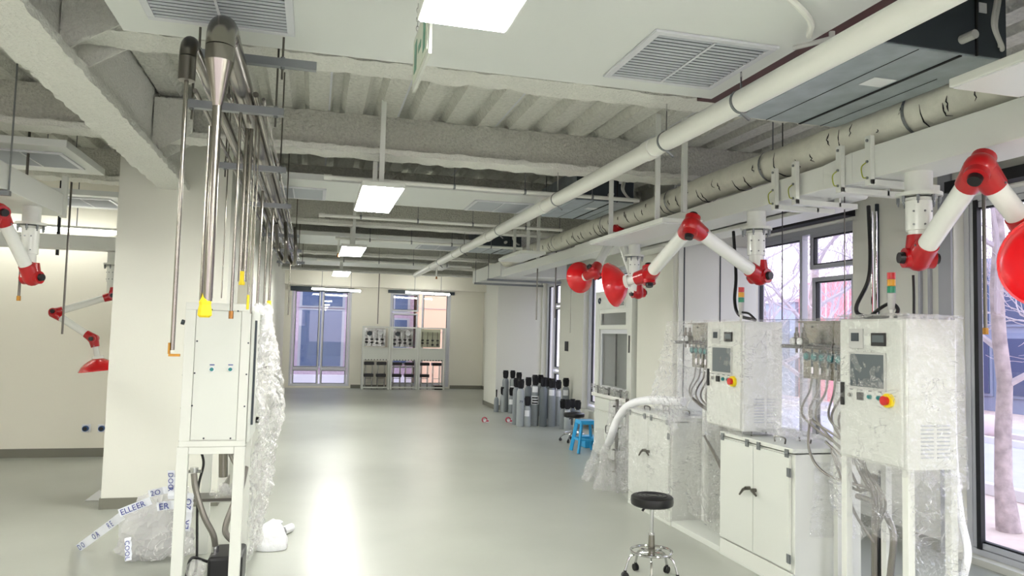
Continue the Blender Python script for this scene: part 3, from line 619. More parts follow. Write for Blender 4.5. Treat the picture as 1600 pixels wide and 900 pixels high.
# thin white conduits and droppers elsewhere
for (px, py, yy, l) in ((1540, 520, 3.7, 'slim steel drop with orange tip in front of the right window'), (1222, 500, 5.0, 'thin black wire hanging in front of the middle window, left'), (1320, 500, 4.6, 'thin grey wire hanging in front of the middle window, right'), (838, 500, 11.2, 'bent steel rod hanging at the far right window, left one'), (867, 497, 11.2, 'bent steel rod hanging at the far right window, right one'), (891, 520, 12.2, 'thin grey rod hanging on the far pier'), (97, 522, 8.9, 'steel rod hanging in front of the left partition, right one'), (29, 468, 7.0, 'steel rod with yellow tip left of the left red arm'), (590, 506, 21.2, 'thin rod hanging before the far wall')):
    p = at(px, py, y=yy); r = .011 if ('steel' in l) else .004
    if yy > 20: r = .012
    t = thing('drop_rod', l, 'rod', tuple(p)); MB().cyl(p, (p.x, yy, ZD), r, n=8).build('rod', 'steel_dark' if 'black' not in l else 'black', t, smooth=True)
    if 'orange' in l or 'yellow' in l: MB().cyl((p.x, yy, p.z-.01), (p.x, yy, p.z+.03), r*1.5, n=8).build('tip', 'orange', t)
# ================================================================== EXTRACTION ARMS
def arm(label, post_top, J, nozzle, hood_dir, hoodR=.19, r=.055, post=True, last=None, extra_tube=0):
    """J: joints; nozzle: end where the hood neck starts"""
    post_top = Vector(post_top); J = [Vector(j) for j in J]
    t = thing('fume_extractor', label, 'extraction arm', (post_top.x, post_top.y, post_top.z), 'white and red jointed extraction arms')
    if post:
        pr = r*1.25; x, y, z = post_top
        MB().cyl(post_top, (x, y, z-.13), pr*1.05, n=20).build('riser', 'duct_white', t, smooth=True)
        MB().cyl((x, y, z-.13), (x, y, z-.15), pr*1.75, n=24).cyl((x, y, z-.16), (x, y, z-.175), pr*1.25, n=20).build('flange', 'frame_white', t, smooth=True)
        for k in range(8):
            a = k*math.pi/4; q = (x+pr*1.5*math.cos(a), y+pr*1.5*math.sin(a))
            MB().cyl((*q, z-.15), (*q, z-.185), .009, n=6).cyl((*q, z-.185), (*q, z-.2), .005, n=6).build('bolt', 'strut', t)
        mid = z-.15-(z-.15-J[0].z)*.55
        c = MB().cyl((x, y, z-.16), (x, y, mid), pr, n=20).build('collar', 'whitegloss', t, smooth=True)
        for a in (3.6, 4.4, 5.1):
            for zz in (z-.24, mid+.03): MB().cyl((x+pr*math.cos(a), y+pr*math.sin(a), zz), (x+(pr+.006)*math.cos(a), y+(pr+.006)*math.sin(a), zz), .006, n=6).build('screw', 'strut', c)
        MB().cyl((x, y, mid), (x, y, J[0].z), r*1.02, n=20).build('lower_post', 'whitegloss', t, smooth=True)
    pts = [post_top]+J+[Vector(nozzle)]
    for i in range(len(J)):
        if i < len(J)-1: MB().cyl(J[i], J[i+1], r*.95, n=20).build('tube', 'whitegloss', t, smooth=True)
        d0 = (pts[i]-J[i]).normalized(); d1 = (pts[i+2]-J[i]).normalized(); ax = d0.cross(d1)
        ax = ax.normalized() if ax.length > .1 else Vector((1, -.3, 0)).normalized()
        if ax.dot(CP-J[i]) < 0: ax = -ax
        j = MB().sph(J[i], r*1.32, 16)
        for d in (d0, d1): j.cyl(J[i]+d*r*.3, J[i]+d*r*2.35, r*1.28, r*1.08, n=20)
        j.cyl(J[i]-ax*r*1.45, J[i]+ax*r*1.45, r*1.02, n=20)
        jo = j.build('joint', 'red', t, smooth=True)
        for sg in (1, -1): MB().cyl(J[i]+ax*r*1.45*sg, J[i]+ax*r*1.95*sg, r*.62, r*.55, n=16).build('friction_knob', 'black', jo, smooth=True)
        for d in (d0, d1):
            u, w, _ = frame_of(d); q = J[i]+d*r*2.1+u*r*1.1; MB().cyl(q, q+u*.006, .006, n=6).build('rivet', 'strut', jo)
    MB().cyl(J[-1], nozzle, r*.72, n=16).build('neck', 'whitegloss', t, smooth=True)
    if hoodR:
        h = Vector(hood_dir).normalized(); R = hoodR; k = R/.19
        prof = [(.04*k, 0), (.055*k, .003), (.09*k, .022*k), (.13*k, .048*k), (.165*k, .082*k), (.186*k, .118*k), (.192*k, .122*k), (.192*k, .13*k), (.183*k, .128*k), (.16*k, .088*k), (.125*k, .056*k), (.085*k, .03*k), (.05*k, .012*k)]
        hh = MB().lathe(prof, nozzle, h, 40).build('hood', 'redhood', t, smooth=True)
        MB().lathe([(.05*k, -.03), (.056*k, -.025), (.056*k, .004), (.04*k, .006)], nozzle, h, 20).build('hood_collar', 'whitegloss', hh, smooth=True)
    return t
PT = 3.37
y3 = at(1435, 285, x=PT).y; y2 = at(1182, 345, x=PT).y; y1 = at(992, 370, x=PT).y
J0 = at(1418, 403, y=y3); J0.x = PT; J0.y = y3
a3 = at(1418, 403, y=y3); a3 = Vector((a3.x, y3, a3.z))
arm('nearest jointed arm, cut by the right edge of the picture, with its large red hood', (at(1435, 262, y=y3).x, y3, 2.705), [Vector((at(1435, 400, y=y3).x, y3, at(1425, 403, y=y3).z)), at(1531, 262, y=2.95), at(1612, 366, y=2.98)], at(1630, 403, y=2.9), (-.55, -.78, -.22), .232, .057)
arm('middle jointed arm with a high elbow and an elongated looking red hood', (at(1182, 300, y=y2).x, y2, 2.725), [at(1187, 432, y=y2), at(1080, 353, y=4.95), at(1014, 430, y=5.9)], at(978, 440, y=6.1), (-.66, .72, -.2), .2, .055)
arm('farthest right jointed arm with a round red hood beside the far window', (at(992, 340, y=y1).x, y1, 2.73), [at(997, 458, y=y1), at(965, 358, y=7.9), at(928, 425, y=7.5)], at(915, 432, y=7.6), (-.26, .96, -.05), .17, .05)
yl = 6.7
arm('left jointed arm with a red knuckle hanging near the left edge', (at(50, 330, y=yl).x, yl, 2.62), [at(50, 434, y=yl), at(-2, 330, y=6.4), at(-70, 420, y=6.3)], at(-90, 440, y=6.3), (-1, 0, -.6), .17, .05)
yl = 9.75
arm('thin folded arm in front of the left partition with a red hood pointing down', (at(176, 402, y=yl).x, yl, 2.55), [at(176, 462, y=yl), at(84, 489, y=yl-.1), at(146, 529, y=yl-.15)], at(153, 560, y=yl-.15), (.12, 0, -1), .21, .042)
# left ducts
t = thing('left_trunk', 'white rectangular trunk at the left edge carrying the left arm', 'duct', (-2.4, 7, 2.6))
MB().box(-2.75, -2.12, 4.6, 7.2, 2.62, 2.8).build('duct', 'duct_white', t, bevel=.004)
MB().box(-2.8, -2.1, 5.9, 5.94, 2.58, 2.615).build('hanger', 'strut', t)
MB().cyl((-2.11, 5.92, 2.62), (-2.11, 5.92, 3.55), .006, n=6).build('hanger_rod', 'strut', t)
MB().box(-2.14, -2.095, 7.1, 7.14, 2.6, 2.95).build('end_bracket', 'frame_white', t)
t = thing('cross_trunk', 'long horizontal white trunk along the left partition', 'duct', (-4, 9.75, 2.55))
MB().box(-6.1, -2.28, 9.62, 9.84, 2.56, 2.72).build('duct', 'duct_white', t, bevel=.004)
MB().box(-3.0, -2.97, 9.9, 9.93, 2.5, 3.5).build('hanger', 'blackmat', t)
# wall sockets
for (px, l) in ((135, 'left one of two blue industrial sockets on the left partition'), (160, 'right one of two blue industrial sockets, next to the pillar edge')):
    p = at(px, 669, y=10.68); t = thing('power_socket', l, 'socket', (p.x, 10.68, p.z-.05), 'blue industrial wall sockets')
    MB().box(p.x-.05, p.x+.05, 10.66, 10.684, p.z-.05, p.z+.05).build('back_box', 'label', t, bevel=.004)
    MB().cyl((p.x, 10.66, p.z), (p.x, 10.62, p.z), .036, n=16).build('cover', 'sockblue', t, smooth=True)
    MB().cyl((p.x, 10.62, p.z), (p.x, 10.612, p.z), .026, n=12).build('lid', 'black', t)
# ================================================================== MACHINES
def film(name, label, quads, m='film', parent=None, res=22, amp=.02, cat='plastic film', seed=0, rag=0.0, group=None):
    mb = MB()
    for (a, b, c, d) in quads:
        a, b, c, d = map(Vector, (a, b, c, d)); k = len(mb.v)
        nrm = (b-a).cross(d-a).normalized()
        for i in range(res+1):
            for j in range(res+1):
                u, v = i/res, j/res; p = a.lerp(b, u).lerp(d.lerp(c, u), v)
                q = p*3.2+Vector((seed, seed*2, 0))
                w1 = noise.noise_vector(p*3)*.5
                r1 = 1-abs(noise.noise(Vector((p.x*7, p.y*7, p.z*13))+w1*5+Vector((0, seed, 0))))*2; r2 = 1-abs(noise.noise(Vector((p.x*19, p.y*19, p.z*11))+w1*9))*2
                n1 = noise.noise(q)*.6+r1*r1*.45+max(r2, 0)**2*.35+noise.noise(p*30)*.12
                p = p+nrm*n1*amp
                if v == 1 and rag: p.z -= rag*abs(noise.noise(Vector((u*4, seed, 0))))*2
                mb.v.append(p)
        for i in range(res):
            for j in range(res):
                e = k+i*(res+1)+j; mb.f.append((e, e+res+1, e+res+2, e+1))
    return mb.build(name, m, parent, smooth=True, label=label, cat=cat, group=group)
def cable(name, label, pts, r, m='cord', cat='cable', parent=None, k=8, n=8):
    return MB().tube(curve_pts(pts, k), r, n).build(name, m, parent, smooth=True, label=None if parent else label, cat=None if parent else cat)
XF = 3.2; DEP = .34
def machine(y0, label, which):
    """box from y0 to y0+.54, gas panel beyond; front at x=XF"""
    y1 = y0+.54; t = thing('gas_control_cabinet', label, 'machine', (XF+.17, y0+.27, 0), 'white gas control machines on the right')
    zb, zt = 1.0, 1.845; body = MB().box(XF, XF+DEP, y0, y1, zb, zt).build('body', 'frame_white', t, bevel=.006)
    d = MB().box(XF-.018, XF-.001, y0+.02, y1-.02, zb+.015, zt-.012).build('door', 'white', t, bevel=.004)
    F = XF-.018
    def yy(f): return y1-(y1-y0)*f                 # f: 0 left .. 1 right as seen from the room
    def zz(f): return zt-(zt-zb)*f
    def plate(nm, f0, f1, g0, g1, m, th=.006, par=d, bv=.001):
        return MB().box(F-th, F-.0005, yy(f1), yy(f0), zz(g1), zz(g0)).build(nm, m, par, bevel=bv)
    plate('breaker_window', .2, .42, .07, .21, 'greyplastic', .008); plate('breaker', .24, .36, .1, .16, 'galvdark', .011)
    plate('meter', .55, .76, .10, .19, 'black', .01); plate('meter_display', .57, .74, .115, .165, 'screen', .0115)
    sc = plate('touch_screen', .2, .76, .235, .50, 'greyplastic', .009)
    plate('screen_glass', .225, .735, .25, .48, 'screen', .0105)
    plate('door_handle', .07, .115, .46, .625, 'black', .014)
    for f, nm, m in ((.22, 'key_switch', 'chrome'), (.52, 'indicator', 'teal'), (.66, 'indicator', 'teal')):
        c = (F, yy(f), zz(.545)); MB().cyl(c, (F-.014, c[1], c[2]), .014, n=14).cyl((F-.014, c[1], c[2]), (F-.02, c[1], c[2]), .009, n=10).build(nm, m, d, smooth=True)
    plate('counter', .33, .42, .52, .575, 'black', .012)
    for f in (.22, .375, .52, .66): MB().box(F-.002, F-.0005, yy(f)-.015, yy(f)+.015, zz(.508), zz(.502)).build('caption', 'inkdk', d)
    c = Vector((F, yy(.8), zz(.555)))
    e = MB().cyl(c, c+Vector((-.022, 0, 0)), .042, .04, n=22).build('stop_switch_body', 'yellow', d, smooth=True)
    MB().cyl(c+Vector((-.022, 0, 0)), c+Vector((-.045, 0, 0)), .024, .027, n=18).build('stop_button', 'lampred', d, smooth=True)
    # louvres on near side
    l = MB()
    for k in range(9):
        for xa in (XF+.09, XF+.2): l.bar((xa, y0-.004, zb+.07+k*.022), (xa+.085, y0-.004, zb+.07+k*.022), .01, .004, up=(0, .7, .7))
    l.build('louvres', 'louver', t)
    MB().box(XF+.01, XF+DEP-.01, y0-.003, y0-.0005, zb+.02, zt-.02).build('side_panel', 'frame_white', t)
    # legs / frame
    fw = .045
    for (xa, ya) in ((XF+.005, y0), (XF+.005, y1-fw), (XF+DEP-fw, y0), (XF+DEP-fw, y1-fw), (XF+DEP-fw, y1+(.40 if which == 2 else .57))):
        if which == 1 and (ya < 5.45 or xa < XF+.1): continue
        MB().box(xa, xa+fw, ya, ya+fw, .0, zb if ya < y1 else zt).build('leg', 'frame_white', t, bevel=.003)
    if which == 2: MB().box(XF+.05, XF+DEP-.005, y0+.005, y0+fw-.005, .04, .08).build('foot_rail', 'frame_white', t)
    # gas panel
    gx = XF+.2; g0, g1 = y1, y1+.64
    bp = MB().box(gx, gx+.01, g0, g1, 1.44, zt).build('gas_panel', 'steel', t, bevel=.001)
    MB().box(gx-.05, gx, g0+.02, g1, zt-.012, zt).build('panel_lip', 'steel', bp)
    for yk in (g0+.1, g1-.1): 
        for zk in (1.47, zt-.04): MB().cyl((gx, yk, zk), (gx-.006, yk, zk), .007, n=6).build('bolt', 'black', bp)
    MB().cyl((gx-.06, g0, 1.66), (gx-.06, g1+.02, 1.68), .011, n=8).cyl((gx-.09, g0, 1.645), (gx-.09, g1-.05, 1.66), .007, n=8).build('manifold_rail', 'black', t, smooth=True)
    for k in range(6):
        yk = g0+.08+k*.082; zk = 1.585+k*.003
        v = MB().cyl((gx-.02, yk, zk), (gx-.06, yk, zk), .02, n=12).cyl((gx-.06, yk, zk), (gx-.085, yk, zk), .03, .034, n=8).cyl((gx-.04, yk, zk-.08), (gx-.04, yk, zk+.09), .008, n=8).build('valve', 'tealdk', t, smooth=True)
        MB().cyl((gx-.0855, yk, zk), (gx-.095, yk, zk), .022, n=12).build('valve_cap', 'teal', v, smooth=True)
        MB().cyl((gx-.04, yk, zk-.12), (gx-.04, yk, zk-.075), .012, n=6).build('fitting', 'chrome', v)
    # pressure regulators standing at the panel's far end
    for k, dy in enumerate((.5, .58)):
        yk = g0+dy; r = MB().cyl((gx-.1, yk, 1.62), (gx-.1, yk, 1.8), .01, n=8).cyl((gx-.1, yk, 1.72), (gx-.1, yk, 1.76), .018, n=8).cyl((gx-.13, yk, 1.70), (gx-.08, yk, 1.70), .03, n=14).build('regulator', 'steel_dark', t, smooth=True)
        MB().cyl((gx-.13, yk, 1.7), (gx-.14, yk, 1.7), .026, n=14).build('gauge_face', 'label', r)
    MB().cyl((gx-.16, g1-.2, 1.665), (gx-.16, g1+.02, 1.665), .014, n=12).build('actuator', 'black', t, smooth=True)
    MB().box(gx-.12, gx-.02, g0+.0, g0+.07, 1.70, 1.75).build('solenoid', 'black', t, bevel=.004)
    # flexible hoses
    for k in range(6):
        yk = g0+.08+k*.082; rn = random.Random(k+which*10)
        e = Vector((gx-.05-.03*rn.random(), g0+.02+rn.uniform(-.05, .12), 1.05-.05*(k % 2)))
        ps = [(gx-.04, yk, 1.47), (gx-.05, yk+.01, 1.36), (gx-.1-.02*k, (yk+e.y)/2+.06, 1.2), e, (gx-.1, g0-.05-.04*k, .9-.02*k), (gx-.03, g0-.12, .72-.03*k)]
        cable('braided_hose', None, ps, .008, 'braid', parent=t)
    # signal lamp
    lx, ly = XF+.16, at(1393 if which == 2 else 1158, 495, x=XF+.16).y
    MB().cyl((lx, ly, zt), (lx, ly, zt+.06), .012, n=10).cyl((lx, ly, zt), (lx, ly, zt+.008), .03, n=14).build('lamp_stem', 'whitegloss', t, smooth=True)
    bs = MB().cyl((lx, ly, zt+.06), (lx, ly, zt+.16), .02, .024, n=16).build('lamp_base', 'greyplastic', t, smooth=True)
    for i, mm in enumerate(('lampgrn', 'lampyel', 'lampred')): MB().cyl((lx, ly, zt+.161+i*.042), (lx, ly, zt+.2+i*.042), .024, n=16).build('lamp_segment', mm, bs, smooth=True)
    return t
m2 = machine(3.47, 'nearest film wrapped gas control machine with yellow stop switch, before the window', 2)
m1 = machine(5.1, 'farther gas control machine with yellow stop switch, left of the nearest one', 1)
# cables on machine tops
cable('power_cable', 'thick black cable looping down onto the nearest machine top', [at(1357, 322, x=3.5), at(1360, 400, x=3.45), at(1356, 440, x=3.42), at(1338, 480, x=3.4), at(1350, 494, x=3.4), at(1400, 497, x=3.42)], .013)
cable('power_cable', 'black cable curled beside the nearest signal lamp', [at(1358, 496, x=3.38), at(1375, 482, x=3.38), at(1392, 474, x=3.38), at(1403, 483, x=3.38), at(1398, 496, x=3.38)], .011)
cable('power_cable', 'thin black cable dropping behind the nearest signal lamp', [at(1427, 430, x=3.5), at(1428, 460, x=3.5), at(1428, 498, x=3.5)], .008)
cable('power_cable', 'thick black cable dropping to the farther machine top', [at(1146, 362, x=3.6), at(1150, 430, x=3.5), at(1148, 470, x=3.45), at(1155, 492, x=3.42), at(1180, 500, x=3.4)], .014)
cable('power_cable', 'black cable end lying on the farther machine top', [at(1160, 488, x=3.35), at(1170, 490, x=3.35), at(1180, 499, x=3.35)], .009)
MB().cyl(at(1363, 494, x=3.5), at(1362, 330, x=3.5), .008, n=8).cyl(at(1370, 494, x=3.52), at(1369, 330, x=3.52), .006, n=8).build('conduit_pipe', 'chrome', label='twin bright steel tubes rising behind the nearest signal lamp', cat='pipe', smooth=True)
MB().cyl(at(1190, 500, x=3.42), at(1420, 497, x=3.42), .0025, n=6).build('steel_wire', 'strut', label='thin horizontal wire stretched over the machine tops', cat='wire')
# wall conduits on the near pier
for (px, yy, l) in ((1437, 5.25, 'slim grey conduit on the near pier, left one'), (1452, 5.2, 'slim grey conduit on the near pier, right one'), (1370, 5.9, 'slim dark conduit at the left of the near pier')):
    y = at(px, 400, x=XR-.02).y; t = MB().box(XR-.03, XR-.001, y-.012, y+.012, 1.2, 3.0).build('wall_conduit', 'alu' if 'grey' in l else 'galvdark', label=l, cat='pipe', bevel=.002)
# ---------------------------------------------------------------- low cabinets
def low_cab(y0, y1, label, x0=3.2, x1=3.74, wrapped=False):
    t = thing('base_cabinet', label, 'cabinet', ((x0+x1)/2, (y0+y1)/2, 0), 'low white cabinets with lever handles')
    MB().box(x0+.012, x1, y0, y1, 0.02, .925).build('body', 'frame_white', t, bevel=.003)
    MB().box(x0-.004, x0+.008, y0-.0, y1, .015, .125).build('plinth', 'frame_white', t, bevel=.002)
    MB().box(x0-.006, x1, y0-.006, y1, 0.0, .016).build('base_strip', 'white', t)
    ym = (y0+y1)/2
    for (a, b, hs) in ((ym+.004, y1-.01, -1), (y0+.035, ym-.004, 1)):
        d = MB().box(x0-.012, x0+.01, a, b, .14, .915).build('door', 'white', t, bevel=.003)
        hy = a+.035 if hs < 0 else b-.035
        MB().cyl((x0-.013, hy, .60), (x0-.05, hy, .60), .014, n=12).build('handle_boss', 'steel_dark', d, smooth=True)
        MB().tube([(x0-.045, hy, .6), (x0-.05, hy+hs*-.03, .585 if hs < 0 else .59), (x0-.055, hy-hs*.075*(1 if hs < 0 else -.55) if False else hy+.07*(1 if hs < 0 else -1), .54 if hs < 0 else .575)], .01, 8, [.013, .011, .007]).build('lever_handle', 'steel_dark', d, smooth=True)
    for z in (.8, .22): MB().box(x0-.016, x0-.0125, y0+.012, y0+.058, z-.03, z+.03).cyl((x0-.016, y0+.035, z-.03), (x0-.016, y0+.035, z+.03), .006, n=8).build('hinge', 'strut', t)
    l = MB().box(x0-.01, x1, y0-.004, y1, .935, .965).build('lid', 'white', t, bevel=.003)
    for f in (.05, .42, .58, .94):
        yk = y1-(y1-y0)*f; MB().box(x0-.02, x0-.0125, yk-.02, yk+.02, .9, .955).cyl((x0-.018, yk-.02, .93), (x0-.018, yk+.02, .93), .005, n=8).build('lid_hinge', 'strut', t)
    for (fx, fy) in ((.16, .75), (.16, .3), (.55, .75), (.55, .3)):
        xk = x0+(x1-x0)*fx; yk = y0+(y1-y0)*fy
        MB().tube(curve_pts([(xk, yk-.06, .966), (xk, yk-.058, 1.005), (xk, yk+.058, 1.005), (xk, yk+.06, .966)], 4), .006, 8).build('lid_handle', 'steel_dark', l, smooth=True)
    return t
c1 = low_cab(4.48, 5.42, 'white double door cabinet with lever handles in front of the farther machine, open to view')
c2 = low_cab(6.28, 7.22, 'farther white double door cabinet wrapped in clear film')
MB().box(3.2, 3.9, 5.43, 6.27, 0, .05).build('low_platform', 'white', bevel=.004, label='low white floor platform between the two double door cabinets', cat='platform')
MB().box(3.75, 3.78, 5.45, 7.6, .05, .98).build('back_board', 'white', label='white board standing behind the floor platform', cat='board', bevel=.002)
t = thing('small_transformer', 'small dark box lying on the floor platform', 'box', (3.55, 5.62, .05))
MB().box(3.5, 3.6, 5.6, 5.7, .051, .14).build('body', 'galvdark', t, bevel=.005); MB().box(3.52, 3.58, 5.599, 5.5995, .07, .12).build('plate', 'black', t)
for (a, l) in ((at(1100, 680, y=5.7), 'left steel rod leaning on the platform board'), (at(1106, 690, y=5.75), 'right steel rod leaning on the platform board')):
    b = Vector((a.x+.18, a.y-.12, .45)); MB().tube([a, a.lerp(b, .5)+Vector((.01, 0, 0)), b], .009, 8).build('flexible_rod', 'braid', label=l, cat='hose', smooth=True)
# hoses of nearest machine to floor
for k, (ps, r, l) in enumerate([
    ([at(1340, 775, x=3.45), at(1372, 790, x=3.42), at(1395, 830, x=3.4), at(1392, 890, x=3.4), at(1390, 905, x=3.4)], .02, 'thick braided hose curving down to the floor under the nearest machine'),
    ([at(1367, 740, x=3.5), at(1367, 880, x=3.5), at(1368, 930, x=3.5)], .022, 'thick straight steel pipe down under the nearest machine'),
    ([at(1300, 700, x=3.35), at(1330, 760, x=3.35), at(1365, 765, x=3.35)], .01, 'thin braided hose sagging below the regulator row'),
    ([at(1290, 690, x=3.33), at(1320, 720, x=3.33), at(1345, 770, x=3.36)], .009, 'braided hose hanging left of the nearest machine leg'),
    ([at(1268, 640, x=3.3), at(1264, 700, x=3.28), at(1290, 740, x=3.28), at(1365, 765, x=3.34)], .009, 'looping braided hose across the cabinet side'),
    ([at(1300, 705, x=3.3), at(1330, 790, x=3.32), at(1365, 848, x=3.4)], .009, 'long braided hose running diagonally down to the right')]):
    cable('braided_hose', l, ps, r, 'braid', 'hose')
cable('mains_cable', 'black cable bundle beside the straight steel pipe', [at(1376, 735, x=3.52), at(1377, 800, x=3.52), at(1376, 930, x=3.52)], .014)
t = thing('pump', 'dark pump partly seen on the floor under the nearest machine', 'pump', (3.6, 3.75, 0))
MB().box(3.42, 3.72, 3.6, 3.95, .0, .2).build('body', 'black', t, bevel=.02); MB().cyl((3.5, 3.7, .2), (3.5, 3.7, .24), .03, n=12).build('port', 'chrome', t, smooth=True)
t = thing('pump', 'dark pump on the floor left of the one below the nearest machine', 'pump', (3.5, 4.2, 0))
MB().box(3.36, 3.62, 4.08, 4.38, .0, .12).build('body', 'galvdark', t, bevel=.012); MB().cyl((3.45, 4.2, .12), (3.45, 4.2, .15), .025, n=12).build('port', 'black', t)
# plastic film around the right hand machines
F_ = XF-.03; y0 = 3.47
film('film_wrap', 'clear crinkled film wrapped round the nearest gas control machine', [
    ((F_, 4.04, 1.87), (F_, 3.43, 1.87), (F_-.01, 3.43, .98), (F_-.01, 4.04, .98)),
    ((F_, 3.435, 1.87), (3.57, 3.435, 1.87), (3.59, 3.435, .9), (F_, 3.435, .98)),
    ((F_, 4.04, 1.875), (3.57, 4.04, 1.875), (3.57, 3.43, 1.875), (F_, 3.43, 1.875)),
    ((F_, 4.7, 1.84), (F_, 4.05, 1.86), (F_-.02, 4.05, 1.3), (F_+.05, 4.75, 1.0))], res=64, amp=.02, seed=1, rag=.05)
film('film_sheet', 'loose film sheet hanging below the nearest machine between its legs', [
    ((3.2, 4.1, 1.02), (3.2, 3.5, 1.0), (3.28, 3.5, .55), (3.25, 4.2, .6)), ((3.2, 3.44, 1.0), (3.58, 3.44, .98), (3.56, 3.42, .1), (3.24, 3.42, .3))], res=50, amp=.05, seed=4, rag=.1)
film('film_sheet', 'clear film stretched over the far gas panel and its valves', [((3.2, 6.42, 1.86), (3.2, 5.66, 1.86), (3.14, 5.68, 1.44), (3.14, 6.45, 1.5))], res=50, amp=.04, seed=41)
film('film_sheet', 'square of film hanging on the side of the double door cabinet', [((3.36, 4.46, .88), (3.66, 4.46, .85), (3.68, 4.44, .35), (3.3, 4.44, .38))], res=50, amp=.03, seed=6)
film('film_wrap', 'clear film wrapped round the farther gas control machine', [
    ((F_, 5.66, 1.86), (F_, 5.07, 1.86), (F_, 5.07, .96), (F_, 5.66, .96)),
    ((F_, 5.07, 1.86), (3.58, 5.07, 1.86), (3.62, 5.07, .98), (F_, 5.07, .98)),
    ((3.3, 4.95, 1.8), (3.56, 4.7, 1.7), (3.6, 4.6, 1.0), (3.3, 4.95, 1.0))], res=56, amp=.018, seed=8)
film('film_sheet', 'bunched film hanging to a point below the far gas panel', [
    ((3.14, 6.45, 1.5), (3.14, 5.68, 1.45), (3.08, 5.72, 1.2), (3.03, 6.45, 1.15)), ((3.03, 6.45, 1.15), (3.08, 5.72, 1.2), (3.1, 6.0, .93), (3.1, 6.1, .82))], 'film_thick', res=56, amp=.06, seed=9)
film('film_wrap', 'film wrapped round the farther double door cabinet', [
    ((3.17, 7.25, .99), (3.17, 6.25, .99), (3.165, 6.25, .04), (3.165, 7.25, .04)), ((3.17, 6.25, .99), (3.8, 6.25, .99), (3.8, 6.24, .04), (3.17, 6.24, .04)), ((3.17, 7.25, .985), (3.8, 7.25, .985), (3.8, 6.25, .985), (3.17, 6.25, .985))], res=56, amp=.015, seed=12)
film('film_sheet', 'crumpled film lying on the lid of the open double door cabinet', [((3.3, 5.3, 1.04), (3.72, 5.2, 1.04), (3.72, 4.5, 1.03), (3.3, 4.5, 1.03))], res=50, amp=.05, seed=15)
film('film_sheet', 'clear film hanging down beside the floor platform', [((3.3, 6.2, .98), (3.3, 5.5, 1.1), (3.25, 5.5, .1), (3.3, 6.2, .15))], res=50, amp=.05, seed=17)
t = thing('hanging_white_strap', 'long white foam strip hanging at the near machine right leg', 'strip', (3.62, 3.4, .05))
MB().tube(curve_pts([at(1487, 520, x=3.6), at(1490, 700, x=3.6), at(1500, 800, x=3.6), at(1512, 860, x=3.58), at(1506, 900, x=3.58)], 8), .02, 8, None).build('strip', 'bag', t, smooth=True)
# white flexible duct hose lying between the machines
t = thing('white_duct_hose', 'thick smooth white hose arching from the machines down to the floor', 'hose', (3.4, 8, 0))
MB().tube(curve_pts([at(1068, 628, x=3.35), at(1020, 625, x=3.25), at(985, 632, x=3.2), at(965, 655, x=3.18), at(952, 690, x=3.22), at(941, 716, z=.05)], 8), .042, 14).build('hose', 'bag', t, smooth=True)
# wrapped stands
t = thing('wrapped_stand', 'pipe stand bagged in loose clear film tied like a skirt, beside the fume hood', 'stand', (3.3, 8.2, 0))
for (px, py, top) in ((962, 765, 620), (978, 762, 610)):
    p = at(px, py, z=0); q = Vector((p.x, p.y, 1.0)); s = MB()
    s.cyl(p, q, .02, n=10); 
    for k in range(7): s.cyl((p.x-.05, p.y, .2+k*.12), (p.x+.05, p.y, .2+k*.12), .008, n=6)
    s.build('post', 'steel_dark', t, smooth=True)
def skirt(parent, c, h, r0, r1, seed, name='film_skirt'):
    rings = []; n = 30; mb = MB()
    for j in range(16):
        v = j/15; z = h*(1-v); r = r0+(r1-r0)*v**1.6
        rings.append([Vector((c[0], c[1], z))+Vector((math.cos(2*math.pi*i/n), math.sin(2*math.pi*i/n), 0))*r*(1+.28*math.sin(i*2.1+seed)*v+.35*noise.noise(Vector((i*.6, j*.4, seed)))) for i in range(n)])
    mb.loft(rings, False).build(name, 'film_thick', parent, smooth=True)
p = at(962, 765, z=0); skirt(t, (p.x, p.y+.05), .98, .07, .2, 1); p = at(940, 752, z=0); skirt(t, (p.x, p.y+.1), .6, .05, .17, 3)
p = at(985, 770, z=0); skirt(t, (p.x, p.y+.1), .9, .07, .14, 5)
# ---------------------------------------------------------------- fume hood
t = thing('fume_hood', 'tall white fume hood with glass sash and a name plate, beside the white pillar', 'fume hood', (4.3, 9.4, 0))
x0, x1, y0, y1 = 3.9, 4.75, 8.78, 10.05
MB().box(x0+.02, x1, y0, y1, 0.06, .86).build('base_body', 'white', t, bevel=.004)
MB().box(x0+.05, x1, y0+.02, y1-.02, 0, .06).build('plinth', 'baseboard', t)
MB().box(x0-.04, x1, y0-.01, y1+.01, .86, .91).build('worktop', 'worktop', t, bevel=.008)
for k in range(2):
    a = y0+.03+k*.62; d = MB().box(x0, x0+.019, a, a+.6, .1, .66).build('door', 'white', t, bevel=.003)
    MB().tube(curve_pts([(x0-.001, a+(.08 if k else .52), .5), (x0-.03, a+(.08 if k else .52), .49), (x0-.03, a+(.08 if k else .52), .41), (x0-.001, a+(.08 if k else .52), .4)], 4), .008, 8).build('handle', 'black', d, smooth=True)
MB().box(x0, x0+.019, y0+.03, y1-.03, .68, .85).build('control_panel', 'white', t, bevel=.003)
for (a, b) in ((y0, y0+.14), (y1-.14, y1)): MB().box(x0, x1, a, b, .91, 2.33).build('side_column', 'white', t, bevel=.004)
MB().box(x0, x0+.03, y0+.14, y1-.14, 2.08, 2.33).build('header', 'white', t, bevel=.003)
MB().box(x0+.03, x1, y0+.14, y1-.14, 2.31, 2.33).build('top', 'white', t)
MB().box(x1-.02, x1, y0+.14, y1-.14, .91, 2.31).build('back_lining', 'wall', t)
MB().box(x0+.25, x0+.26, y1-.2, y1-.16, 1.0, 1.75).build('side_lining', 'black', t)
s = MB(); 
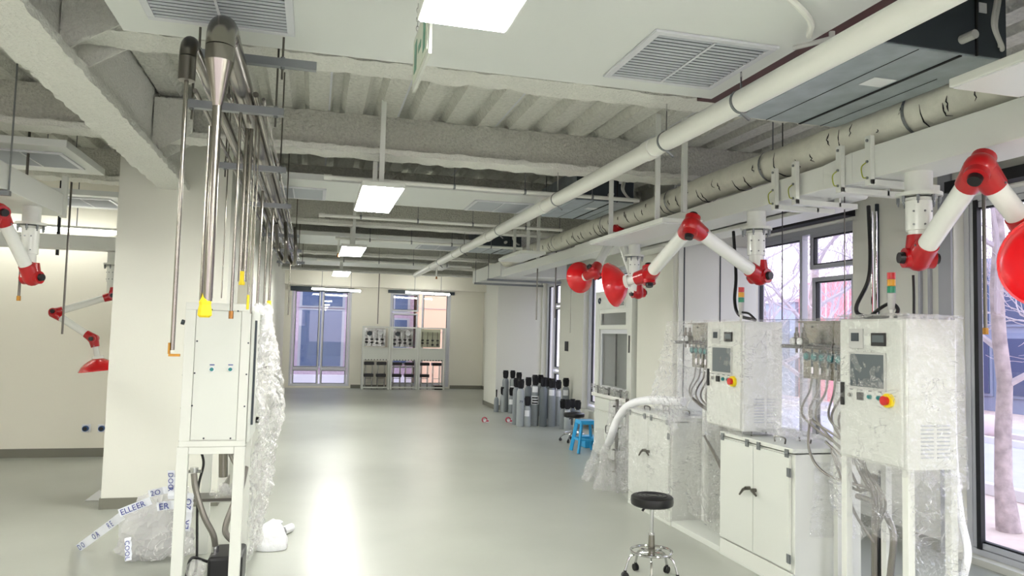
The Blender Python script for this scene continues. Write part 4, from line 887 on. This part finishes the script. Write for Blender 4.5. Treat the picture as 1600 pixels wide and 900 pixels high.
for (a, b, c, d) in ((y0+.14, y1-.14, 1.80, 1.86), (y0+.14, y1-.14, 2.02, 2.08), (y0+.14, y0+.2, 1.86, 2.02), (y1-.2, y1-.14, 1.86, 2.02)): s.box(x0+.005, x0+.03, a, b, c, d)
s.build('upper_sash_frame', 'white', t, bevel=.002)
MB().box(x0+.015, x0+.02, y0+.2, y1-.2, 1.86, 2.02).build('upper_glass', 'glass', t)
s = MB()
for (a, b, c, d) in ((y0+.14, y1-.14, 1.74, 1.8), (y0+.14, y1-.14, .99, 1.02), (y0+.14, y0+.19, 1.02, 1.74), (y1-.19, y1-.14, 1.02, 1.74)): s.box(x0+.03, x0+.05, a, b, c, d)
s.build('sash_frame', 'alu_light', t, bevel=.002)
MB().box(x0+.038, x0+.043, y0+.19, y1-.19, 1.02, 1.74).build('sash_glass', 'glass', t)
MB().box(x0-.008, x0-.0005, y0+.05, y0+.08, 1.5, 1.72).build('display', 'black', t)
pl = MB().box(x0-.006, x0-.001, y0+.2, y1-.2, 2.10, 2.2).build('name_plate', 'white', t, bevel=.001)
text('OneLab', .1, (x0-.0075, y0+.55, 2.115), (0, -1, 0), (0, 0, 1), 'inkdk', t)
MB().tube([(x0-.008, y1-.17+.035*math.cos(a), 2.2+.035*math.sin(a)) for a in [i*math.pi/8 for i in range(16)]], .009, 6, closed=True).build('emblem', 'inkdk', t)
# wrapped taps on the hood worktop
t = thing('tap_set', 'row of small film wrapped taps standing on the fume hood worktop', 'tap', (3.92, 9.4, .91), None)
for k in range(6):
    y = 8.85+k*.2; MB().cyl((3.88, y, .911), (3.88, y, 1.0), .012, n=8).cyl((3.88, y, .98), (3.82, y, 1.0), .009, n=8).cyl((3.88, y-.02, 1.0), (3.88, y+.02, 1.0), .018, n=8).build('tap', 'black' if k % 2 else 'chrome', t, smooth=True)
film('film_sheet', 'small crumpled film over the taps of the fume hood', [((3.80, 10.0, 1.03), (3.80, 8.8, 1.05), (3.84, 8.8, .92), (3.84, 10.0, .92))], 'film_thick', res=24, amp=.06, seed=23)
# signage: switch on far pier
p = at(885, 541, x=XR-.01); MB().box(XR-.02, XR-.001, p.y-.09, p.y+.09, p.z-.1, p.z+.1).build('switch_plate', 'black', label='black square wall switch on the pier left of the red hoods', cat='switch', bevel=.004)
# white panelling of pillar
MB().box(4.0, 5.0, 7.715, 7.74, 0.05, 2.78).build('trim_7', 'whitegloss', kind='structure', bevel=.002)
for x in (4.06, 4.52): MB().box(x, x+.012, 7.708, 7.716, .05, 2.8).build('trim_8', 'galvdark', kind='structure')
# ================================================================== LEFT TOWER MACHINE
tx0, tx1, ty0, ty1 = -.76, -.38, 4.9, 5.45
t = thing('gas_control_cabinet', 'tall white cabinet on an open frame at the left with two green buttons', 'machine', (-.57, 5.2, 0))
zb, zt = .97, 1.845; fw = .065
MB().box(tx0+.003, tx1-.003, ty0+.012, ty1, zb, zt).build('body', 'frame_white', t, bevel=.005)
e = MB(); e.box(tx0, tx1, ty0, ty0+.012, zt-.045, zt).box(tx0, tx1, ty0, ty0+.012, zb, zb+.035).box(tx0, tx0+.06, ty0, ty0+.012, zb+.035, zt-.045).box(tx1-.055, tx1, ty0, ty0+.012, zb+.035, zt-.045)
e.build('end_frame', 'frame_white', t, bevel=.002)
pn = MB().box(tx0+.063, tx1-.058, ty0+.003, ty0+.0115, zb+.04, zt-.048).build('end_panel', 'white', t, bevel=.0015)
for (px, py) in ((331, 484), (372, 486), (308, 533), (388, 536), (304, 583), (385, 585), (300, 634), (382, 635), (318, 685), (360, 685)):
    p = at(px, py, y=ty0); MB().cyl((p.x, ty0+.003, p.z), (p.x, ty0-.002, p.z), .0055, n=8).build('screw', 'galvdark', pn)
for px in (331, 360):
    p = at(px, 577, y=ty0); b = MB().cyl((p.x, ty0+.003, p.z), (p.x, ty0-.004, p.z), .017, n=18).build('button_ring', 'label', pn, smooth=True)
    MB().cyl((p.x, ty0-.004, p.z), (p.x, ty0-.016, p.z), .011, n=14).build('green_button', 'teal', b, smooth=True)
    MB().box(p.x-.014, p.x+.014, ty0+.001, ty0+.0028, p.z+.024, p.z+.030).build('caption', 'ink', pn)
for (xa, ya) in ((tx0-.01, ty0), (tx1-fw, ty0), (tx0-.01, ty1+.62), (tx1-fw, ty1+.62), (tx1-fw, ty1-.05)):
    MB().box(xa, xa+fw, ya, ya+fw*.8, 0.0, zb-.001).build('leg', 'frame_white', t, bevel=.003)
for (a, b, c, d, z0, z1) in ((tx0, tx1, ty0, ty0+.05, zb-.045, zb-.001), (tx0, tx1, ty1+.3, ty1+.35, .45, .5), (tx1-.06, tx1-.02, ty0+.06, ty1+.62, .04, .09), (tx1-.05, tx1, ty1, ty1+.68, zt-.05, zt), (tx0, tx0+.05, ty1, ty1+.68, zt-.05, zt), (tx0, tx1, ty1+.62, ty1+.67, zb, zb+.05)):
    (MB().box(tx0+.056, tx1-fw-.001, c, d, z0, z1) if z0 == zb-.045 else MB().box(a, b, c, d, z0, z1)).build('frame_rail', 'frame_white', t, bevel=.003)
MB().box(tx1+.001, tx1+.018, ty0+.03, ty1-.02, zb+.02, zt-.04).build('door', 'white', t, bevel=.003)
MB().box(tx1+.018, tx1+.03, ty0+.09, ty0+.13, zb+.12, zt-.1).build('door_handle', 'galvdark', t)
MB().box(tx0+.1, tx0+.11, ty1, ty1+.64, 1.44, zt-.05).build('gas_panel', 'steel', t)
MB().box(tx1-.05, tx1, ty1+.62, ty1+.67, zb, zt).box(tx0, tx0+.05, ty1+.62, ty1+.67, zb, zt).build('frame_upright', 'frame_white', t)
MB().box(tx0+.01, tx1-.06, ty1+.1, ty1+.3, .50, .52).build('shelf', 'steel_dark', t)
MB().cyl((tx0-.012, ty0+.06, 1.72), (tx0-.03, ty0+.06, 1.725), .016, n=10).build('side_knob', 'galvdark', t)
for z in (1.0, 1.2, 1.4): MB().cyl((tx0, ty0+.04, z), (tx0-.006, ty0+.04, z), .006, n=8).build('side_screw', 'galvdark', t)
# pump and hoses below
t = thing('vacuum_pump', 'black vacuum pump on the floor under the left cabinet', 'pump', (-.52, 5.1, 0))
p0 = at(316, 868, y=5.02); p1 = at(366, 868, y=5.02)
MB().box(p0.x+.03, p1.x+.05, 5.02, 5.34, .06, .27).build('body', 'black', t, bevel=.02)
MB().box(p0.x+.05, p1.x+.03, 5.04, 5.3, 0, .06).build('base', 'blackmat', t, bevel=.01)
MB().cyl((p1.x-.0, 5.15, .27), (p1.x-.0, 5.15, .31), .02, n=12).cyl((p0.x+.06, 5.15, .27), (p0.x+.06, 5.15, .31), .022, n=12).build('port', 'chrome', t, smooth=True)
cable('braided_hose', 'thick braided hose bending from a clamp down to the black pump, left one', [at(303, 740, y=5.1), at(306, 765, y=5.1), at(318, 805, y=5.1), at(333, 835, y=5.12), (p0.x+.06, 5.15, .3)], .019, 'braid', 'hose')
cable('braided_hose', 'thick braided hose rising to the right from the black pump', [(p1.x, 5.15, .31), at(352, 830, y=5.14), at(362, 795, y=5.16), at(376, 765, y=5.2), at(384, 730, y=5.3)], .019, 'braid', 'hose')
cable('braided_hose', 'short braided hose high behind the left cabinet frame', [at(355, 700, y=5.35), at(365, 722, y=5.35), at(380, 745, y=5.35)], .012, 'braid', 'hose')
q = at(303, 738, y=5.1); MB().cyl((q.x-.045, q.y, q.z+.005), (q.x+.045, q.y, q.z+.005), .01, n=8).cyl(q, q+Vector((0, 0, .03)), .025, n=14).build('hose_clamp', 'chrome', label='steel flange clamp at the top of the left braided hose', cat='clamp', smooth=True)
q = at(350, 700, y=5.5); MB().cyl(at(349, 698, y=5.5), at(349, 745, y=5.5), .03, n=14).build('steel_pipe', 'steel', label='short wide steel pipe hanging inside the left frame', cat='pipe', smooth=True)
q = at(349, 768, y=5.5); mm = MB()
rnd = random.Random(2)
for k in range(14): mm.sph(q+Vector((rnd.uniform(-.07, .09), rnd.uniform(-.05, .05), rnd.uniform(-.05, .06))), rnd.uniform(.018, .035), 7)
mm.build('wrapped_valve', 'film_thick', label='film wrapped valve block inside the left frame', cat='valve')
cable('mains_cable', 'pair of tangled black cables inside the left frame', [at(313, 702, y=5.3), at(318, 725, y=5.3), at(310, 760, y=5.3), at(308, 810, y=5.3), at(307, 880, y=5.25), at(300, 905, y=5.2)], .008)
cable('mains_cable', 'black cable from the pump curling to the left leg', [(p0.x+.03, 5.05, .24), at(300, 872, y=5.0), at(292, 895, y=5.0), at(290, 915, y=5.0)], .009)
MB().sph(at(306, 890, y=4.97), .06, 12, (1, .8, 1)).build('crumpled_bag', 'film_thick', label='small crumpled clear bag in front of the black pump', cat='plastic bag', smooth=True)
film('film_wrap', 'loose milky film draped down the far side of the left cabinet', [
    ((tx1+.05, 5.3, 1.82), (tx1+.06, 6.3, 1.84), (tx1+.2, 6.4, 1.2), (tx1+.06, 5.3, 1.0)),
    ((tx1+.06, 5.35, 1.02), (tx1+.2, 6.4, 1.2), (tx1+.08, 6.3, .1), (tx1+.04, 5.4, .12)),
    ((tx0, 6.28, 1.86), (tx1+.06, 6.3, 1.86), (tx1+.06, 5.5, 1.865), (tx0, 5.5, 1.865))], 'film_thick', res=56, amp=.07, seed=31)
# heap of film and tape
h0 = at(238, 845, z=.12); h0.z = 0
t = thing('film_heap', 'heap of crumpled clear packing film with blue lettered tape by the left pillar', 'plastic waste', tuple(h0))
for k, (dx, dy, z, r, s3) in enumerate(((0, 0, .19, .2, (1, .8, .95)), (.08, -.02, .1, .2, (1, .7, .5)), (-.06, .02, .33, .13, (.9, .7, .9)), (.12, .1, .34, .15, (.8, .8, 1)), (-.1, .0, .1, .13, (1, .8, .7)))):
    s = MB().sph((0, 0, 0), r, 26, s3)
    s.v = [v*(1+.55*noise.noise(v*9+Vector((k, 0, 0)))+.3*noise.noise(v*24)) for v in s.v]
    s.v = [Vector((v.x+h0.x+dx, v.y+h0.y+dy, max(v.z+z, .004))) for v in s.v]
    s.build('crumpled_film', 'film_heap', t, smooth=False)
def tape(a, b, w, words, name='tape_strip'):
    a, b = Vector(a), Vector(b); d = (b-a).normalized(); up = -FW.cross(d).normalized()
    up = d.cross(FW).normalized(); 
    if up.z < 0: up = -up
    nrm = d.cross(up)
    if nrm.dot(CP-a) < 0: nrm = -nrm
    s = MB(); k = 8; ps = [a.lerp(b, i/k)+nrm*.006*math.sin(i*1.9) for i in range(k+1)]
    for i in range(k): s.add([ps[i]-up*w/2, ps[i+1]-up*w/2, ps[i+1]+up*w/2, ps[i]+up*w/2], [(0, 1, 2, 3)])
    s.build(name, 'tape', t)
    right = d if d.cross(up).dot(CP-a) > 0 else -d
    st = a if right.dot(d) > 0 else b; L = (b-a).length; n = max(1, len(words)); 
    for i, wd in enumerate(words): text(wd, w*1.0, st+right*(L*(i+.12)/n)-up*w*.34+nrm*.012, right, up, 'ink', t, ext=.0004)
tape(at(122, 857, z=.015), at(192, 805, y=5.75), .06, ('D O', 'O A', 'R E'))
tape(at(186, 802, y=5.75), at(236, 782, y=5.72), .055, ('ELLE', 'ER'))
tape(at(232, 772, y=5.7), at(262, 765, y=5.7), .05, ('2O',))
tape(at(245, 792, y=5.65), at(274, 788, y=5.65), .06, ('ER',))
tape(at(268, 780, y=5.68), at(268, 735, y=5.68), .05, ('DOO', 'R'))
tape(at(200, 840, y=5.6), at(201, 876, y=5.55), .045, ('COOL',))
tape(at(290, 830, y=5.6), at(297, 770, y=5.6), .06, ('ER', '2O'))
# things right of the tower on the floor
c = at(423, 862, z=0)
s = MB(); n = 18; rings = []
for j in range(9):
    v = j/8; rr = (.115, .125, .12, .11, .105, .095, .085, .06, .01)[j]
    rings.append([Vector((c.x+math.cos(2*math.pi*i/n)*rr*(1+.18*noise.noise(Vector((i*.7, j*.5, 2)))), c.y+.06+math.sin(2*math.pi*i/n)*rr*.6, .003+v*.22+.02*noise.noise(Vector((i*.5, j, 7)))*(1 if j else 0))) for i in range(n)])
s.loft(rings).build('carrier_bag', 'bag', label='white plastic bag standing on the floor right of the left cabinet', cat='plastic bag', smooth=True)
c = at(447, 828, z=0.03); MB().cyl((c.x-.02, c.y-.05, .035), (c.x+.04, c.y+.06, .035), .034, n=18, caps=False).cyl((c.x-.02, c.y-.048, .035), (c.x+.04, c.y+.062, .035), .02, n=14, caps=False).build('paper_roll', 'bag', label='small white roll lying on the floor behind the white bag', cat='roll', smooth=True)
c = at(432, 817, z=.01); MB().lathe([(.0, .0), (.05, .004), (.055, .015), (.03, .03), (0, .034)], (c.x, c.y, .002), n=14).build('paper_scrap', 'bag', label='flat white scrap on the floor left of the small roll', cat='scrap', smooth=True)
c = at(150, 781, z=0); MB().add([(c.x-.09, c.y-.04, .002), (c.x+.1, c.y-.04, .002), (c.x+.08, c.y+.08, .002), (c.x+.03, c.y, .1)], [(0, 1, 3), (1, 2, 3), (2, 0, 3), (0, 2, 1)]).build('paper_fold', 'greyplastic', label='folded grey paper corner on the floor at the pillar foot', cat='scrap')
for k, (px, py) in enumerate(((757, 658), (794, 658))):
    c = at(px, py, z=.03); t = thing('tape_roll', ('left' if k == 0 else 'right')+' one of two small red and white rolls on the floor before the cylinders', 'roll', (c.x, c.y, 0), 'small red rolls')
    MB().tube([(c.x+.045*math.cos(a), c.y, .055+.045*math.sin(a)) for a in [i*math.pi/8 for i in range(16)]], .012, 6, closed=True).build('ring', 'pinktape', t, smooth=True)
    MB().box(c.x-.02, c.x+.09, c.y-.01, c.y+.02, .001, .06).build('wrapper', 'label', t, bevel=.005)
    MB().box(c.x+.03, c.x+.08, c.y-.012, c.y-.0105, .02, .05).build('red_print', 'pinktape', t)
# ================================================================== STOOLS
def stool(x, y, label, r=.165, zs=.48, rz=0.0, zf=.135):
    t = thing('rolling_stool', label, 'stool', (x, y, 0), 'round black rolling stools')
    MB().lathe([(0, zs-.07), (r*.9, zs-.07), (r*.98, zs-.06), (r, zs-.035), (r*.98, zs-.01), (r*.9, zs), (r*.6, zs+.002), (0, zs+.002)], (x, y, 0), n=36).build('seat', 'black', t, smooth=True)
    rr = MB()
    for q in (.3, .5, .7): rr.tube([(x+r*q*math.cos(a), y+r*q*math.sin(a), zs+.003) for a in [i*math.pi/12 for i in range(24)]], .0025, 5, closed=True)
    rr.build('seat_groove', 'rubber', t, smooth=True)
    MB().cyl((x, y, zs-.07), (x, y, zs-.27), .014, n=14).cyl((x, y, zs-.275), (x, y, zs-.265), .024, n=14).build('piston', 'chrome', t, smooth=True)
    MB().cyl((x, y, zs-.27), (x, y, zf-.04), .021, .027, n=16).build('column', 'steel', t, smooth=True)
    MB().tube([(x-.02, y, zs-.08), (x-.07, y-.02, zs-.085), (x-.085, y-.022, zs-.1)], .008, 8, [.005, .008, .009]).build('lift_lever', 'black', t, smooth=True)
    fr = r*.95
    MB().tube([(x+fr*math.cos(a), y+fr*math.sin(a), zf) for a in [i*math.pi/18 for i in range(36)]], .009, 8, closed=True).build('foot_ring', 'chrome', t, smooth=True)
    for k in range(5):
        a = rz+k*2*math.pi/5; c, s_ = math.cos(a), math.sin(a); e = r*1.25
        MB().tube(curve_pts([(x+.02*c, y+.02*s_, zf-.01), (x+fr*.6*c, y+fr*.6*s_, zf-.01), (x+fr*1.08*c, y+fr*1.08*s_, zf-.04), (x+e*c, y+e*s_, .06)], 4), .009, 8).build('leg', 'chrome', t, smooth=True)
        wx, wy = x+e*c, y+e*s_
        w = MB().cyl((wx-s_*.014, wy+c*.014, .026), (wx-s_*.004, wy+c*.004, .026), .025, n=14).cyl((wx+s_*.014, wy-c*.014, .026), (wx+s_*.004, wy-c*.004, .026), .025, n=14).box(wx-.008, wx+.008, wy-.008, wy+.008, .03, .062).build('caster', 'black', t, smooth=True)
p = at(1019, 774, z=.58); stool(p.x, p.y, 'round black stool on a chrome base standing alone in the foreground', r=.152, zs=.58, rz=.5, zf=.19)
p = at(897, 645, z=.46); stool(p.x, p.y, 'round black stool by the grey gas cylinders', r=.17, zs=.46, rz=.2)
# blue plastic stool
c = at(919, 708, z=0); 
t = thing('plastic_stool', 'bright blue moulded plastic stool beside the fume hood', 'stool', (c.x, c.y, 0)); x, y = c.x, c.y+.12
MB().box(x-.12, x+.12, y-.12, y+.12, .44, .465).box(x-.125, x+.125, y-.125, y-.115, .41, .445).box(x-.125, x+.125, y+.115, y+.125, .41, .445).box(x-.125, x-.115, y-.115, y+.115, .41, .445).box(x+.115, x+.125, y-.115, y+.115, .41, .445).build('seat', 'bluep', t, bevel=.008)
for sx_, sy_ in ((-1, -1), (1, -1), (1, 1), (-1, 1)):
    MB().bar((x+sx_*.165, y+sy_*.165, 0), (x+sx_*.1, y+sy_*.1, .44), .055, .03, up=(sx_, -sy_, 0)).build('leg', 'bluep', t, bevel=.005)
for (a, b) in (((-.135, -.135), (.135, -.135)), ((.135, -.135), (.135, .135)), ((.135, .135), (-.135, .135)), ((-.135, .135), (-.135, -.135))):
    MB().bar((x+a[0], y+a[1], .19), (x+b[0], y+b[1], .19), .015, .03).build('rail', 'bluep', t, bevel=.003)
MB().box(c.x+.12, c.x+.36, c.y+.45, c.y+.7, 0, .17).build('storage_box', 'bluep', label='small blue box half hidden behind the blue stool', cat='box', bevel=.01)
# ================================================================== GAS CYLINDERS
def cylinder(x, y, h, r, body, label, lab=0, mark=None, ring=True):
    t = thing('gas_cylinder', label, 'gas cylinder', (x, y, 0), 'grey gas cylinders by the far windows')
    hb = h-.17; prof = [(0, 0), (r*.93, 0), (r, .015), (r, hb-.09), (r*.93, hb-.05), (r*.7, hb-.012), (r*.35, hb+.008), (0, hb+.01)]
    MB().lathe(prof, (x, y, 0), n=22).build('bottle', body, t, smooth=True)
    cr_ = r*.78 if ring else r*.3
    g = MB().lathe([(cr_*.62, hb-.02), (cr_*.72, hb-.02), (cr_*.72, hb+.02), (cr_*.62, hb+.02)], (x, y, 0), n=16).lathe([(cr_*.86, h-.035), (cr_, h-.035), (cr_*1.03, h), (cr_*.8, h)], (x, y, 0), n=16)
    for k in range(4):
        a = .6+k*math.pi/2; g.bar((x+cr_*.68*math.cos(a), y+cr_*.68*math.sin(a), hb+.015), (x+cr_*.9*math.cos(a), y+cr_*.9*math.sin(a), h-.03), .05 if ring else .01, .012)
    g.build('valve_guard', 'blackmat', t, smooth=False)
    MB().cyl((x, y, hb+.005), (x, y, h-.05), r*.17, n=10).cyl((x, y, h-.05), (x, y, h-.03), r*.28, n=10).build('valve', 'black' if ring else 'steel_dark', t, smooth=True)
    if lab:
        s = MB(); n = 7; z0, z1 = hb*lab, hb*lab+.11
        for i in range(n):
            a0 = 3.55+i*.22; a1 = a0+.22; R_ = r+.0015
            s.add([(x+R_*math.cos(a0), y+R_*math.sin(a0), z0), (x+R_*math.cos(a1), y+R_*math.sin(a1), z0), (x+R_*math.cos(a1), y+R_*math.sin(a1), z1), (x+R_*math.cos(a0), y+R_*math.sin(a0), z1)], [(0, 1, 2, 3)])
        s.build('sticker', 'label', t)
    if mark == 'band':
        MB().lathe([(r+.001, .4), (r+.002, .4), (r+.002, .56), (r+.001, .56)], (x, y, 0), n=22).build('white_band', 'label', t, smooth=True)
        for k in range(5):
            for j in range(3):
                a = 3.7+k*.3+(.15 if j % 2 else 0); q = Vector((math.cos(a), math.sin(a), 0)); MB().cyl(Vector((x, y, .425+j*.05))+q*(r+.001), Vector((x, y, .425+j*.05))+q*(r+.004), .016, n=8).build('band_spot', 'black', t)
    if mark and mark != 'band': text(mark, .07, (x-.045, y-r-.002, hb*.62), (1, 0, 0), (0, 0, 1), 'inkdk', t)
CY = [ # px,base py,top py,width px,color,label,lab
 (776, 641, 609, 8, 'cylgrey', 'tiny thin grey cylinder at the left end by the far pillar', 0, None, False),
 (790, 634, 579, 11, 'cylgrey', 'tall grey cylinder second from the left, at the back', 0, None, True),
 (787, 644, 605, 11, 'cyllight', 'short pale cylinder in front at the left end', 0, None, True),
 (801, 640, 579, 10, 'cyllight', 'tall pale cylinder with a sticker behind the left group', .62, None, True),
 (800, 646, 606, 10, 'cylgrey', 'short cylinder tucked between the tall left cylinders', .5, None, True),
 (811, 645, 582, 11, 'cylgrey', 'tall cylinder at the back left of the main group', 0, None, True),
 (807, 664, 591, 12, 'cylgrey', 'grey cylinder at the front left edge of the main group', 0, None, True),
 (814, 667, 593, 13, 'cyllight', 'pale cylinder with a small number, front left of the main group', 0, '79', True),
 (826, 655, 590, 12, 'cyldark', 'dark cylinder behind the small pale one', 0, None, True),
 (825, 667, 620, 12, 'cyllight', 'small pale cylinder standing in front of the main group', .5, None, True),
 (837, 666, 588, 13, 'cylgrey', 'grey cylinder with a black and white spotted band', .83, 'band', True),
 (850, 667, 590, 13, 'cyldark', 'dark grey cylinder in the middle of the front row', 0, None, True),
 (863, 667, 592, 13, 'cylgrey', 'grey cylinder with two stickers, right of the dark one', .8, None, True),
 (873, 666, 594, 10, 'cyllight', 'slim pale cylinder right end of the front row', .8, None, True),
 (885, 658, 591, 12, 'cylgrey', 'tall cylinder with a white sticker at the right end of the back row', .74, None, True),
 (836, 652, 586, 11, 'cyldark', 'dark cylinder in the back row, left of centre', 0, None, True),
 (845, 650, 586, 11, 'cylgrey', 'grey cylinder in the back row, at its centre', 0, None, True),
 (857, 654, 591, 11, 'cyldark', 'dark cylinder in the back row, right of centre', 0, None, True),
 (880, 671, 624, 10, 'cylgrey', 'short cylinder left of the stool beside the tall ones', 0, None, True),
 (888, 672, 625, 12, 'cyllight', 'short pale cylinder right behind the black stool', .6, None, True),
 (904, 671, 626, 11, 'cylgrey', 'short cylinder at the far right behind the stool', 0, None, True),
 (896, 664, 624, 10, 'cyldark', 'short dark cylinder half hidden behind the stool column', 0, None, True)]
for (px, pb, pt, wpx, body, l, lb, mk, ring) in CY:
    c = at(px, pb, z=0)
    while c.y > 15.9: pb += 1; c = at(px, pb, z=0)
    dep = (c-CP).dot(FW); h = (pb-pt)*dep/FPX*.995; r = wpx*dep/FPX/2*.93
    cylinder(c.x, c.y+r, h, r, body, l, lb, mk, ring)
# ================================================================== RACKS AT THE FAR WALL
yR = 22.0
def rackstool(x, y, zs, label):
    t = thing('lab_stool', label, 'stool', (x, y, 0), 'black topped stools behind the far racks')
    MB().box(x-.14, x+.14, y-.12, y+.12, zs-.09, zs).build('seat', 'black', t, bevel=.012)
    for sx_ in (-1, 1):
        for sy_ in (-1, 1): MB().cyl((x+sx_*.10, y+sy_*.09, 0), (x+sx_*.1, y+sy_*.09, zs-.09), .011, n=8).build('leg', 'chrome', t, smooth=True)
    MB().cyl((x-.1, y-.09, zs*.4), (x+.1, y-.09, zs*.4), .008, n=6).build('rung', 'chrome', t)
pos = ('left', 'middle', 'right')
for k in range(3):
    x0 = 1.38+k*.815; x1 = x0+.80
    t = thing('equipment_rack', ('left' if k == 0 else 'middle' if k == 1 else 'right')+' one of three white racks with shiny valve panels at the far wall', 'rack', ((x0+x1)/2, yR, 0), 'white racks at the far wall')
    for (a, b) in ((x0, x0+.05), (x1-.05, x1)):
        for ya in (yR, yR+.36): MB().box(a, b, ya, ya+.04, 0, 1.83).build('upright', 'frame_white', t, bevel=.003)
    for z in (1.79, 1.18, .84, .04): MB().box(x0+.05, x1-.05, yR, yR+.035, z, z+.04).build('rail', 'frame_white', t, bevel=.003)
    MB().box(x0+.05, x1-.05, yR+.012, yR+.03, .88, 1.18).build('white_panel', 'white', t)
    bk = MB().box(x0+.06, x1-.14, yR+.2, yR+.21, 1.24, 1.78).build('valve_panel', ('mirror_panel', 'mirror_panel', 'panel_warm')[k], t)
    rnd = random.Random(k)
    for q in range(4):
        xx = x0+.12+q*.15; MB().cyl((xx, yR+.17, 1.26), (xx, yR+.17, 1.7), .009, n=6).build('tube', 'steel_dark', bk)
        for z in (1.32+.05*rnd.random(), 1.45): MB().cyl((xx-.03, yR+.15, z), (xx+.035, yR+.13, z), .026, n=10).build('valve', 'black', bk, smooth=True)
    if k < 2: MB().cyl((x0+.2, yR+.19, 1.62), (x0+.2, yR+.16, 1.62), .07, n=16).build('gauge', 'galvdark', bk, smooth=True); MB().cyl((x0+.5, yR+.19, 1.65), (x0+.5, yR+.16, 1.65), .08, n=16).build('gauge', 'label', bk, smooth=True)
    for q in range(8): MB().box(x0+.08+q*.085, x0+.11+q*.085, yR-.004, yR-.0005, .85, .875).build('hook', 'black', t)
    names = [('front left', .2), ('front right', .56)]
    for nm, dx in names:
        if not (k == 2 and dx > .5): rackstool(x0+dx, yR+.14, .45, nm+' low black stool under the '+pos[k]+' far rack')
        rackstool(x0+dx+.015, yR+.62-.26 if False else yR+.25, .80 if False else .79, 'taller black stool behind the '+nm+' one under the '+pos[k]+' far rack')
t = MB().box(3.52, 3.76, yR+.05, yR+.3, .0, .12).build('crate', 'black', label='low black crate under the right far rack', cat='box', bevel=.01)
